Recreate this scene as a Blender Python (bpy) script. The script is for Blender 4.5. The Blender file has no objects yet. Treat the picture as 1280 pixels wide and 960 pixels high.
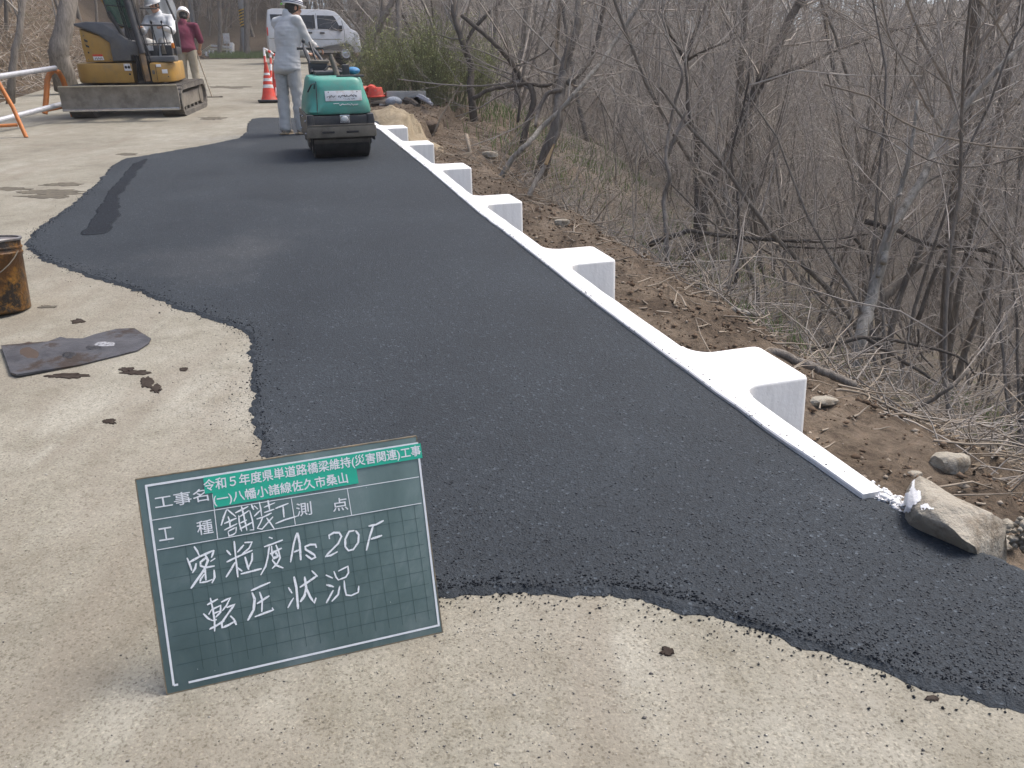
import bpy, bmesh, math, random
import numpy as np
from mathutils import Vector, Matrix, noise
R_ = math.radians
rng = random.Random(7); nr = np.random.RandomState(11)
sc = bpy.context.scene; COL = sc.collection

# ---------------------------------------------------------------- camera
PITCH = R_(16); ROLL = math.asin(90/3487.0); SL = math.tan(R_(8)); CX = 0.0175; CAMH = 1.262
_fw = Vector((0, math.cos(PITCH), -math.sin(PITCH))); _rt = Vector((1, 0, 0)); _up = _rt.cross(_fw)
_c, _s = math.cos(ROLL), math.sin(ROLL)
CR = _rt*_c-_up*_s; CU = _up*_c+_rt*_s; CAM = Vector((0, 0, CAMH))
cd = bpy.data.cameras.new('camera'); co = bpy.data.objects.new('camera', cd); COL.objects.link(co)
cd.sensor_width = 36; cd.lens = 28.125; cd.clip_start = 0.05; cd.clip_end = 2000
m = Matrix((CR, CU, -_fw)).transposed().to_4x4(); m.translation = CAM; co.matrix_world = m
sc.camera = co
# ---------------------------------------------------------------- light
SUN_EL, SUN_AZ = R_(60), R_(62)          # azimuth clockwise from +Y: the sun stands high, ahead and to the right
w = bpy.data.worlds.new('World'); sc.world = w; w.use_nodes = True
nt = w.node_tree; bg = nt.nodes['Background']; sky = nt.nodes.new('ShaderNodeTexSky')
sky.sky_type = 'NISHITA'; sky.sun_disc = False; sky.sun_elevation = SUN_EL; sky.sun_rotation = SUN_AZ
sky.dust_density = 6.0; sky.air_density = 1.0; sky.ozone_density = 1.0; sky.altitude = 300
nt.links.new(sky.outputs[0], bg.inputs[0]); bg.inputs[1].default_value = 0.15
sl = bpy.data.lights.new('sun', 'SUN'); sl.energy = 1.7; sl.angle = R_(24); sl.color = (1, .955, .89)
so = bpy.data.objects.new('sun', sl); COL.objects.link(so)
sd = Vector((math.sin(SUN_AZ)*math.cos(SUN_EL), math.cos(SUN_AZ)*math.cos(SUN_EL), math.sin(SUN_EL)))
so.rotation_euler = sd.to_track_quat('Z', 'Y').to_euler(); so.location = (5, 5, 30)
sc.view_settings.view_transform = 'Standard'; sc.view_settings.look = 'None'
sc.view_settings.gamma = 1; sc.view_settings.exposure = 0.85
try: sc.view_settings.use_curve_mapping = False
except Exception: pass
HAZE = .0014
sc.cycles.max_bounces = 6; sc.cycles.transparent_max_bounces = 8; sc.cycles.volume_bounces = 0

# ---------------------------------------------------------------- survey: photograph pixels to places
def ray(px, py): return _fw*1000+CR*(px-640)-CU*(py-480)
def Zr(x, y): return SL*y-CX*x
def G(px, py, h=0.0):
    d = ray(px, py); n = Vector((CX, -SL, 1)); t = (h-CAM.dot(n))/d.dot(n); return CAM+d*t
def P(px, py, dep):
    return CAM+ray(px, py)*(dep/1000.0)
def dep_of(p): return (Vector(p)-CAM).dot(_fw)
T_ = Vector((-.291, .957)); T_.normalize(); N_ = Vector((T_.y, -T_.x)); P0 = Vector((1.24, 2.1))
def st(x, y):
    d = Vector((x, y))-P0; return d.dot(N_), d.dot(T_)
def xy(s, t):
    p = P0+N_*s+T_*t; return p.x, p.y
def lerp_tab(v, tab):
    if v <= tab[0][0]: return tab[0][1]
    for (a, b), (c, d) in zip(tab, tab[1:]):
        if v <= c: return b+(d-b)*(v-a)/(c-a)
    return tab[-1][1]
DROP = [(0, -.17), (.45, -.2), (1.1, -.42), (1.9, -.85), (2.6, -1.25), (4.5, -2.15), (10, -4.9), (20, -10.5), (35, -18), (60, -22)]
BANK = [(0, 0), (.35, .2), (1.0, .8), (2, 1.9), (3.5, 3.3), (6, 5.4), (12, 9), (30, 17)]
def bank_s(t): return -6.25 if t < 8 else -6.25-.0*(t-8)
def smin(a, b, k):
    h = max(0, min(1, .5+.5*(b-a)/k)); return b*(1-h)+a*h-k*h*(1-h)
def smax(a, b, k): return -smin(-a, -b, k)
def verge(t): return max(0, min(3.4, (t-9.5)*.42))
def terr(x, y, detail=True):
    s, t = st(x, y)
    r = math.hypot(x, y)
    if s > -1.5:
        s2 = max(0, s-verge(t))
    else: s2 = 0
    # height of the road plane beside this place
    yy = min(y, 48+.25*(y-48)) if y > 48 else max(y, -12)
    ex, ey = xy(min(s, 0) if s < 0 else 0, t); ey2 = ey if ey < 48 else 48+.35*(ey-48)
    base = Zr(max(ex, -20), ey2)
    if s >= 0:
        z = base+lerp_tab(s2, DROP)
        if s < verge(t): z = base-.05-.05*s
        if t > 9.5: z = max(z, -30)
    else:
        sb = bank_s(t)-s
        z = base-(.12 if s < -.02 else .16)
        if sb > 0: z = base-.03+lerp_tab(sb, BANK)
    if y > 46 and s <= 3: z += .3*(y-46)
    if s > 3 or y > 50:
        hill = -11+.56*max(0, r-44)
        if r > 84: hill = -11+.56*40+.12*(r-84)
        if x < 0: hill -= min(6, -x*.15)
        hill += 2.2*noise.noise(Vector((x*.035, y*.035, 3)))
        z = smax(z, hill, 4) if (s > 6 or y > 55) else z
    if detail:
        amp = 0
        if s > .05: amp = min(1, (s-.05)/.8)
        elif bank_s(t)-s > 0: amp = min(1, (bank_s(t)-s)/.6)
        if amp:
            q = Vector((x, y, 0))
            z += amp*(.10*noise.fractal(q*2.1, .9, 2, 4)+.16*noise.noise(q*.7)+.035*noise.noise(q*9)+.05*abs(noise.noise(q*4.3)))
            if s > 5: z += .35*noise.noise(q*.23)
            # the hole dug out under the roots beside the boulder
            dx, dy = x-2.5, y-3.55
            z -= 1.0*math.exp(-(dx*dx/.12+dy*dy/.2))
    return z
def hit(px, py, smax_=140.0):
    d = ray(px, py).normalized(); t = .8; last = t
    while t < smax_:
        p = CAM+d*t
        if p.z < terr(p.x, p.y):
            a, b = last, t
            for _ in range(12):
                mm = (a+b)/2; p = CAM+d*mm
                if p.z < terr(p.x, p.y): b = mm
                else: a = mm
            return CAM+d*b
        last = t; t += max(.06, t*.02)
    return CAM+d*smax_

# ---------------------------------------------------------------- materials
def nodes(name):
    mt = bpy.data.materials.new(name); mt.use_nodes = True
    return mt, mt.node_tree, mt.node_tree.nodes['Principled BSDF']
def ramp(nt, pts, src):
    r = nt.nodes.new('ShaderNodeValToRGB'); e = r.color_ramp.elements
    while len(e) < len(pts): e.new(.5)
    for k, (p, c) in enumerate(pts): e[k].position = p; e[k].color = (c[0], c[1], c[2], 1)
    nt.links.new(src, r.inputs[0]); return r
def tex(nt, kind, scale, co, **kw):
    n = nt.nodes.new('ShaderNodeTex'+kind); n.inputs['Scale'].default_value = scale
    for k, v in kw.items():
        if k in n.inputs: n.inputs[k].default_value = v
        else: setattr(n, k, v)
    nt.links.new(co, n.inputs['Vector']); return n
def coord(nt, world=False, scl=None):
    if world:
        g = nt.nodes.new('ShaderNodeNewGeometry'); o = g.outputs['Position']
    else:
        g = nt.nodes.new('ShaderNodeTexCoord'); o = g.outputs['Object']
    if scl:
        mp = nt.nodes.new('ShaderNodeMapping'); mp.inputs['Scale'].default_value = scl; nt.links.new(o, mp.inputs[0]); o = mp.outputs[0]
    return o
def mixc(nt, a, b, f, mode='MIX'):
    n = nt.nodes.new('ShaderNodeMix'); n.data_type = 'RGBA'; n.blend_type = mode
    for s, v in ((n.inputs[0], f), (n.inputs[6], a), (n.inputs[7], b)):
        if isinstance(v, (int, float)): s.default_value = v
        elif isinstance(v, (tuple, list)): s.default_value = (v[0], v[1], v[2], 1)
        else: nt.links.new(v, s)
    return n.outputs[2]
def bump(nt, bs, h, dist, strength=1.0, prev=None):
    b = nt.nodes.new('ShaderNodeBump'); b.inputs['Distance'].default_value = dist; b.inputs['Strength'].default_value = strength
    nt.links.new(h, b.inputs['Height'])
    if prev: nt.links.new(prev, b.inputs['Normal'])
    nt.links.new(b.outputs[0], bs.inputs['Normal']); return b.outputs[0]
def M(name, c1, c2=None, scale=6, rough=.7, metal=0, world=False, bd=0.0, bscale=40, lo=.35, hi=.65, dirt=None, dscale=3, dlo=.5, dhi=.7, scl=None, spec=None, rnd=0):
    mt, nt, bs = nodes(name); bs.inputs['Roughness'].default_value = rough; bs.inputs['Metallic'].default_value = metal
    if spec is not None: bs.inputs['Specular IOR Level'].default_value = spec
    c = coord(nt, world, scl); out = None
    if c2 is None: c2 = tuple(min(1, v*.8) for v in c1)
    n = tex(nt, 'Noise', scale, c, Detail=8, Roughness=.65); out = ramp(nt, [(lo, c1), (hi, c2)], n.outputs[0]).outputs[0]
    if dirt:
        n2 = tex(nt, 'Noise', dscale, c, Detail=10, Roughness=.7)
        rr = ramp(nt, [(dlo, (0, 0, 0)), (dhi, (1, 1, 1))], n2.outputs[0]); out = mixc(nt, out, dirt, rr.outputs[0])
    if rnd:
        oi = nt.nodes.new('ShaderNodeObjectInfo'); hv = nt.nodes.new('ShaderNodeHueSaturation')
        mr = nt.nodes.new('ShaderNodeMapRange'); mr.inputs[3].default_value = 1-rnd; mr.inputs[4].default_value = 1+rnd
        nt.links.new(oi.outputs['Random'], mr.inputs[0]); nt.links.new(mr.outputs[0], hv.inputs['Value']); nt.links.new(out, hv.inputs['Color']); out = hv.outputs[0]
    nt.links.new(out, bs.inputs['Base Color'])
    if bd:
        n3 = tex(nt, 'Noise', bscale, c, Detail=6, Roughness=.7); bump(nt, bs, n3.outputs[0], bd)
    return mt

def mat_asphalt(name, base=(.036, .038, .046), light=(.075, .078, .088), dust=.3, spec=.35):
    mt, nt, bs = nodes(name); c = coord(nt, True)
    v = tex(nt, 'Voronoi', 150, c); v2 = tex(nt, 'Voronoi', 330, c)
    n = tex(nt, 'Noise', 1.1, c, Detail=8, Roughness=.7); n4 = tex(nt, 'Noise', 60, c, Detail=5, Roughness=.8)
    base_c = ramp(nt, [(.36, base), (.68, light)], n.outputs[0]).outputs[0]
    sep = nt.nodes.new('ShaderNodeSeparateColor'); nt.links.new(v.outputs['Color'], sep.inputs[0])
    st1 = ramp(nt, [(0, (.72, .72, .72)), (.8, (1.05, 1.05, 1.05)), (.97, (1.15, 1.15, 1.15)), (.993, (2.6, 2.5, 2.4))], sep.outputs[0]).outputs[0]
    col = mixc(nt, base_c, st1, 1.0, 'MULTIPLY')
    g = ramp(nt, [(.3, (.72, .72, .72)), (.62, (1.12, 1.12, 1.12))], n4.outputs[0]).outputs[0]
    col = mixc(nt, col, g, .8, 'MULTIPLY')
    # wind-blown dust lying in soft patches
    n5 = tex(nt, 'Noise', .55, c, Detail=9, Roughness=.62); dd = ramp(nt, [(.6, (0, 0, 0)), (.85, (dust, dust, dust))], n5.outputs[0]).outputs[0]
    col = mixc(nt, col, (.15, .14, .13), dd)
    nt.links.new(col, bs.inputs['Base Color'])
    rr = ramp(nt, [(.3, (.72, .72, .72)), (.7, (.86, .86, .86))], n.outputs[0]).outputs[0]; nt.links.new(rr, bs.inputs['Roughness']); bs.inputs['Specular IOR Level'].default_value = spec
    b1 = bump(nt, bs, v.outputs['Distance'], .0022, .7); b2 = bump(nt, bs, v2.outputs['Distance'], .0018, .6, b1); bump(nt, bs, n4.outputs[0], .0022, .7, b2)
    return mt
def mat_concrete_road():
    mt, nt, bs = nodes('old_concrete_paving'); c = coord(nt, True)
    a = tex(nt, 'Noise', .9, c, Detail=10, Roughness=.66); b = tex(nt, 'Noise', 5.5, c, Detail=8, Roughness=.75)
    c1 = ramp(nt, [(.3, (.175, .16, .126)), (.5, (.24, .225, .182)), (.72, (.31, .298, .254))], a.outputs[0]).outputs[0]
    c2 = ramp(nt, [(.3, (.7, .68, .63)), (.5, (.97, .97, .96)), (.7, (1.14, 1.14, 1.14))], b.outputs[0]).outputs[0]
    col = mixc(nt, c1, c2, .9, 'MULTIPLY')
    fg = tex(nt, 'Noise', 130, c, Detail=3, Roughness=.7); f = ramp(nt, [(.34, (.6, .58, .55)), (.46, (1, 1, 1)), (.7, (1.14, 1.14, 1.14))], fg.outputs[0]).outputs[0]
    col = mixc(nt, col, f, .85, 'MULTIPLY')
    # sweeping dirt streaks across the road
    cs = coord(nt, True, (1.6, .35, 1)); s_ = tex(nt, 'Noise', 2.0, cs, Detail=8, Roughness=.6, Distortion=.8)
    sr = ramp(nt, [(.48, (0, 0, 0)), (.66, (.55, .55, .55))], s_.outputs[0]).outputs[0]; col = mixc(nt, col, (.19, .165, .128), sr)
    # brown dusty tracks, and damp dark blotches
    d = tex(nt, 'Noise', 2.6, c, Detail=9, Roughness=.7, Distortion=1.4)
    dr = ramp(nt, [(.68, (0, 0, 0)), (.73, (.8, .8, .8))], d.outputs[0]).outputs[0]; col = mixc(nt, col, (.13, .12, .1), dr)
    v = tex(nt, 'Voronoi', 38, c); sp = ramp(nt, [(.06, (.42, .4, .38)), (.12, (1, 1, 1))], v.outputs['Distance']).outputs[0]
    pm = tex(nt, 'Noise', 1.7, c, Detail=4); pr = ramp(nt, [(.45, (0, 0, 0)), (.6, (.9, .9, .9))], pm.outputs[0]).outputs[0]
    col = mixc(nt, col, sp, pr, 'MULTIPLY')
    v3 = tex(nt, 'Voronoi', 210, c); s3 = nt.nodes.new('ShaderNodeSeparateColor'); nt.links.new(v3.outputs['Color'], s3.inputs[0])
    ag = ramp(nt, [(.05, (.62, .6, .57)), (.14, (.95, .95, .95)), (.86, (1.02, 1.02, 1.02)), (.96, (1.25, 1.24, 1.22))], s3.outputs[0]).outputs[0]; col = mixc(nt, col, ag, .8, 'MULTIPLY')
    nt.links.new(col, bs.inputs['Base Color']); bs.inputs['Roughness'].default_value = .9
    b1 = bump(nt, bs, fg.outputs[0], .0022, .9); b2 = bump(nt, bs, b.outputs[0], .0035, .6, b1); bump(nt, bs, v.outputs['Distance'], .002, .4, b2)
    return mt
def mat_terrain():
    mt, nt, bs = nodes('dirt_and_leaf_litter'); c = coord(nt, True)
    at = nt.nodes.new('ShaderNodeAttribute'); at.attribute_name = 'cover'
    sep = nt.nodes.new('ShaderNodeSeparateColor'); nt.links.new(at.outputs['Color'], sep.inputs[0])
    n1 = tex(nt, 'Noise', 2.3, c, Detail=10, Roughness=.72); n2 = tex(nt, 'Noise', 22, c, Detail=8, Roughness=.75); n3 = tex(nt, 'Noise', 1.1, c, Detail=8, Roughness=.7)
    dirt = ramp(nt, [(.3, (.075, .056, .042)), (.47, (.15, .116, .085)), (.6, (.235, .187, .14)), (.75, (.36, .3, .235))], n1.outputs[0]).outputs[0]
    g = ramp(nt, [(.3, (.5, .48, .46)), (.5, (1, 1, 1)), (.7, (1.35, 1.3, 1.25))], n2.outputs[0]).outputs[0]
    dirt = mixc(nt, dirt, g, 1.0, 'MULTIPLY')
    lit = ramp(nt, [(.32, (.11, .093, .075)), (.5, (.22, .188, .152)), (.68, (.33, .29, .24))], n2.outputs[0]).outputs[0]
    gr = ramp(nt, [(.55, (0, 0, 0)), (.68, (1, 1, 1))], n3.outputs[0]).outputs[0]
    gm = nt.nodes.new('ShaderNodeMath'); gm.operation = 'MULTIPLY'; nt.links.new(gr, gm.inputs[0]); nt.links.new(sep.outputs[1], gm.inputs[1])
    lit = mixc(nt, lit, (.085, .1, .045), gm.outputs[0])
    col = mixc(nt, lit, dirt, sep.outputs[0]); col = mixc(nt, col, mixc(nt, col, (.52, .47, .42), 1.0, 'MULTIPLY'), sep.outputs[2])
    nt.links.new(col, bs.inputs['Base Color']); bs.inputs['Roughness'].default_value = .95; bs.inputs['Specular IOR Level'].default_value = .15
    b1 = bump(nt, bs, n2.outputs[0], .06, .9); bump(nt, bs, n1.outputs[0], .2, .5, b1)
    return mt
def mat_curb():
    mt, nt, bs = nodes('white_painted_concrete'); c = coord(nt)
    n = tex(nt, 'Noise', 3.2, c, Detail=9, Roughness=.7); cs = coord(nt, False, (14, 14, 1.6)); n2 = tex(nt, 'Noise', 3, cs, Detail=5)
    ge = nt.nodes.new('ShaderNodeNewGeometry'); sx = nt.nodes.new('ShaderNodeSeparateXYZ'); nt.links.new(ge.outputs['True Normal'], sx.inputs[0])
    up = ramp(nt, [(.3, (1, 1, 1)), (.7, (0, 0, 0))], sx.outputs[2]).outputs[0]   # shade of the upright faces, painted into the colour
    thin = ramp(nt, [(.45, (0, 0, 0)), (.65, (.4, .4, .4))], n2.outputs[0]).outputs[0]  # vertical streaks that vary the painted shade
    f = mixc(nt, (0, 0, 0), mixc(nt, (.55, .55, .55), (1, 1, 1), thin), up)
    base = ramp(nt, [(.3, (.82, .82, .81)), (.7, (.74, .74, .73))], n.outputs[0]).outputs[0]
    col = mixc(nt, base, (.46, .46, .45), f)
    v = tex(nt, 'Voronoi', 42, c); sp = ramp(nt, [(.035, (.12, .12, .12)), (.07, (1, 1, 1))], v.outputs['Distance']).outputs[0]
    pr = ramp(nt, [(.6, (0, 0, 0)), (.66, (1, 1, 1))], tex(nt, 'Noise', 7, c, Detail=3).outputs[0]).outputs[0]
    col = mixc(nt, col, sp, pr, 'MULTIPLY')
    nt.links.new(col, bs.inputs['Base Color']); bs.inputs['Roughness'].default_value = .6
    bump(nt, bs, tex(nt, 'Noise', 60, c, Detail=5).outputs[0], .0015)
    return mt
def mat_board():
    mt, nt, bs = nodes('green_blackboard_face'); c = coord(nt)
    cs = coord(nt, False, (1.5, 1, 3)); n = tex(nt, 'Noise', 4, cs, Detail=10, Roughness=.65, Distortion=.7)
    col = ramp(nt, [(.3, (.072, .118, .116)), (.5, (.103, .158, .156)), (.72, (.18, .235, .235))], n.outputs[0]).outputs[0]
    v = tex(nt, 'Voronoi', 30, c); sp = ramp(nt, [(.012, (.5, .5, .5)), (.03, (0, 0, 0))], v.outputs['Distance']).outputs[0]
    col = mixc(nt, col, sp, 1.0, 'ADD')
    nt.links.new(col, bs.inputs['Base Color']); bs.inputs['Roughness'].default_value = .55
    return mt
def mat_chalk(name='chalk', lo=.3, hi=.42):
    mt, nt, bs = nodes(name); c = coord(nt); bs.inputs['Base Color'].default_value = (.82, .85, .87, 1); bs.inputs['Roughness'].default_value = .95
    n = tex(nt, 'Noise', 420, c, Detail=3, Roughness=.8); r = ramp(nt, [(lo, (.15, .15, .15)), (hi, (1, 1, 1))], n.outputs[0]); nt.links.new(r.outputs[0], bs.inputs['Alpha']); return mt
def mat_glass(name, tint, rough=.05, alpha=.6):
    mt, nt, bs = nodes(name); bs.inputs['Base Color'].default_value = (*tint, 1); bs.inputs['Roughness'].default_value = rough; bs.inputs['Alpha'].default_value = alpha
    n = tex(nt, 'Noise', 3, coord(nt), Detail=4); bump(nt, bs, n.outputs[0], .004, .3); return mt

mA = mat_asphalt('fresh_asphalt', (.0195, .0255, .0325), (.036, .0445, .054), .22, .3); mA3 = mat_asphalt('rolled_seam', (.016, .021, .029), (.03, .037, .049), 0, .25); mA2 = mat_asphalt('dark_asphalt_strip', (.011, .014, .019), (.021, .026, .034), 0, .15); mR = mat_concrete_road(); mT = mat_terrain(); mCurb = mat_curb()
mBark = M('grey_brown_bark', (.15, .132, .112), (.28, .252, .22), 9, .95, scl=(3, 3, .6), bd=.02, bscale=30, rnd=.25, spec=.1)
mBarkL = M('pale_bark', (.26, .24, .205), (.42, .39, .34), 8, .9, scl=(3, 3, .6), bd=.012, bscale=30, spec=.15, dirt=(.09, .075, .06), dscale=6)
mBarkD = M('dark_bark', (.085, .073, .063), (.15, .132, .114), 9, .95, scl=(3, 3, .6), bd=.02, bscale=30, spec=.1)
mTwig = M('bare_twig', (.29, .258, .225), (.46, .418, .37), 3, .95, rnd=.2, spec=.1)
mTwigL = M('dry_pale_stick', (.2, .165, .125), (.36, .31, .25), 4, .9, spec=.1)
mTwigG = M('greenish_twig', (.17, .175, .09), (.24, .24, .14), 3, .95, spec=.1)
mWood = M('fresh_broken_wood', (.5, .36, .2), (.38, .24, .12), 14, .85, scl=(3, 3, .5), bd=.01)
mLeaf = M('dead_leaves', (.2, .145, .09), (.33, .27, .2), 2, .9, world=True, spec=.1)
mLeafG = M('young_green_leaves', (.29, .34, .13), (.38, .41, .19), 2, .8, world=True, spec=.15)
mGrass = M('grass_blades', (.12, .17, .06), (.19, .23, .11), 3, .8, world=True, spec=.15)
mStone = M('grey_tan_stone', (.3, .27, .215), (.42, .385, .32), 5, .9, bd=.02, bscale=26, dirt=(.2, .165, .12), dscale=7, dlo=.5, dhi=.62)
mPaintW = M('spilled_white_paint', (.84, .84, .84), (.74, .74, .74), 20, .6, bd=.004)
mSand = M('piled_sand', (.3, .245, .165), (.4, .335, .24), 7, .95, bd=.03, bscale=40, spec=.1)
mSteelG = M('galvanised_pipe', (.42, .43, .46), (.56, .57, .6), 18, .42, metal=.35, bd=.001)
mOrange = M('orange_paint', (.52, .17, .03), (.42, .13, .025), 9, .5, dirt=(.3, .16, .07), dscale=9)
mMustard = M('mustard_paint', (.46, .27, .065), (.38, .215, .05), 3, .45, dirt=(.26, .19, .1), dscale=4, dlo=.5, dhi=.75)
mBlack = M('black_plastic', (.035, .036, .04), (.055, .056, .06), 8, .55, dirt=(.14, .125, .105), dscale=3.5, dlo=.5, dhi=.8)
mCharcoal = M('faded_grey_cowling', (.075, .08, .088), (.12, .122, .128), 4, .6, dirt=(.17, .155, .13), dscale=3, dlo=.48, dhi=.8)
mBlade = M('dusty_worn_steel', (.2, .18, .15), (.3, .275, .235), 5, .6, metal=.25, dirt=(.13, .11, .09), dscale=3, bd=.006, bscale=25)
mRubber = M('dusty_rubber', (.07, .065, .058), (.15, .135, .115), 6, .9, bd=.006)
mDrum = M('oily_drum_steel', (.03, .03, .031), (.06, .057, .055), 10, .38, metal=.5, bd=.002, dirt=(.09, .08, .07), dscale=4, dlo=.55, dhi=.75)
mGreen = M('sea_green_plastic', (.085, .37, .29), (.065, .31, .245), 2.5, .42, dirt=(.16, .28, .23), dscale=5, dlo=.42, dhi=.75, bd=.001)
mOlive = M('dusty_frame_steel', (.15, .13, .1), (.22, .195, .155), 6, .6, metal=.2, dirt=(.08, .07, .06), dscale=5)
mVan = M('silver_car_paint', (.66, .67, .68), (.6, .61, .62), 2, .3, metal=.2, dirt=(.42, .4, .37), dscale=1.5, dlo=.5, dhi=.9)
mGlassD = mat_glass('dark_window', (.02, .022, .026), .04, .94)
mGlassG = mat_glass('greenish_windshield', (.07, .16, .13), .12, .72)
mWhite = M('white_plastic', (.8, .8, .8), (.72, .72, .72), 6, .5)
mChrome = M('bright_metal', (.6, .6, .62), (.5, .5, .52), 9, .25, metal=.8)
mLamp = M('lamp_lens', (.75, .75, .72), (.55, .56, .55), 20, .15)
mSkin = M('skin', (.5, .29, .2), (.44, .25, .17), 8, .6)
mHair = M('black_hair', (.015, .013, .012), (.03, .027, .024), 40, .6)
mJack = M('pale_grey_workwear', (.6, .605, .6), (.52, .525, .52), 4, .9, bd=.006, bscale=14)
mTrou = M('grey_work_trousers', (.5, .5, .485), (.42, .42, .405), 4, .9, bd=.008, bscale=12, dirt=(.27, .25, .22), dscale=3)
mWhiteC = M('white_cotton', (.66, .68, .7), (.56, .58, .6), 4, .9, bd=.006, bscale=14)
mMaroon = M('maroon_knit', (.16, .03, .06), (.12, .024, .045), 5, .95, bd=.005, bscale=16)
mKhaki = M('khaki_trousers', (.4, .355, .275), (.32, .28, .21), 4, .9, bd=.008, bscale=12)
mShoe = M('dusty_boots', (.16, .14, .12), (.25, .22, .18), 9, .8)
mSole = M('tan_sole', (.42, .33, .22), (.34, .26, .17), 9, .8)
mNavy = M('navy_band', (.02, .025, .07), (.03, .035, .09), 9, .6)
mNeon = M('lime_sticker', (.25, .85, .08), (.22, .75, .08), 9, .5)
mRed = M('cone_red', (.72, .065, .035), (.6, .055, .035), 6, .5, dirt=(.42, .16, .1), dscale=7)
mRefl = M('white_reflective_band', (.8, .8, .8), (.7, .7, .7), 9, .4, dirt=(.5, .42, .36), dscale=12)
mPlate = M('tarry_steel_plate', (.045, .045, .05), (.1, .1, .108), 6, .55, metal=.1, spec=.3, dirt=(.045, .033, .026), dscale=3.2, dlo=.52, dhi=.58, bd=.003)
mTar = M('tar', (.012, .012, .014), (.03, .03, .032), 20, .35, bd=.01)
mPail = M('tar_coated_tin', (.1, .045, .014), (.42, .2, .03), 6.5, .32, metal=.25, dirt=(.022, .016, .012), dscale=7, dlo=.46, dhi=.58, bd=.012, bscale=14, lo=.45, hi=.62)
mPole = M('concrete_pole', (.36, .37, .38), (.3, .31, .32), 3, .85)
mYel = M('marker_yellow', (.72, .45, .03), (.65, .4, .03), 8, .6)
mTeal = M('blue_tarp', (.05, .22, .42), (.04, .17, .34), 6, .6)
mPlank = M('weathered_plank', (.4, .34, .26), (.52, .46, .37), 6, .85, scl=(1, 8, 8), bd=.004)
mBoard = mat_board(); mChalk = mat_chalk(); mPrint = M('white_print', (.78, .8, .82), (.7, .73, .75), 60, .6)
mStick = M('green_tape', (.02, .45, .3), (.018, .4, .27), 8, .5)
mGrid = M('faint_grid_lines', (.04, .075, .076), (.06, .105, .106), 50, .7)
mWoodE = M('board_edge_wood', (.24, .19, .12), (.1, .1, .08), 30, .8)
mAmber = M('amber_lens', (.8, .25, .03), None, 5, .3)

# ---------------------------------------------------------------- builders
def tag(o, label=None, cat=None, group=None, kind=None):
    if label: o['label'] = label
    if cat: o['category'] = cat
    if group: o['group'] = group
    if kind: o['kind'] = kind
    return o
def thing(name, label, cat, loc=(0, 0, 0), rot=None, group=None):
    o = bpy.data.objects.new(name, None); COL.objects.link(o); o.empty_display_size = .1
    mw = Matrix.Translation(Vector(loc))
    if rot is not None: mw = mw @ (rot if isinstance(rot, Matrix) else Matrix.Rotation(rot, 4, 'Z'))
    o.matrix_world = mw
    return tag(o, label, cat, group)
def slope_rot(yaw):
    n = Vector((CX, -SL, 1)).normalized(); y = Vector((-math.sin(yaw), math.cos(yaw), 0)); x = y.cross(n).normalized(); y = n.cross(x)
    return Matrix((x, y, n)).transposed().to_4x4()
def add_mesh(name, me, mat, parent=None, smooth=True, ang=38):
    if mat: me.materials.append(mat)
    if smooth:
        me.polygons.foreach_set('use_smooth', [True]*len(me.polygons))
        if ang < 179: me.set_sharp_from_angle(angle=R_(ang))
    o = bpy.data.objects.new(name, me); COL.objects.link(o)
    if parent: o.parent = parent
    return o
def np_obj(name, V, F, mat, parent=None, smooth=False, ang=180):
    """V [n,3]; F [m,k]"""
    V = np.asarray(V, dtype=np.float32); F = np.asarray(F, dtype=np.int32)
    me = bpy.data.meshes.new(name); k = F.shape[1]
    me.vertices.add(len(V)); me.vertices.foreach_set('co', V.ravel())
    me.loops.add(F.size); me.loops.foreach_set('vertex_index', F.ravel())
    me.polygons.add(len(F)); me.polygons.foreach_set('loop_start', np.arange(0, F.size, k, dtype=np.int32))
    me.update(calc_edges=True); me.validate()
    return add_mesh(name, me, mat, parent, smooth, ang)
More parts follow.
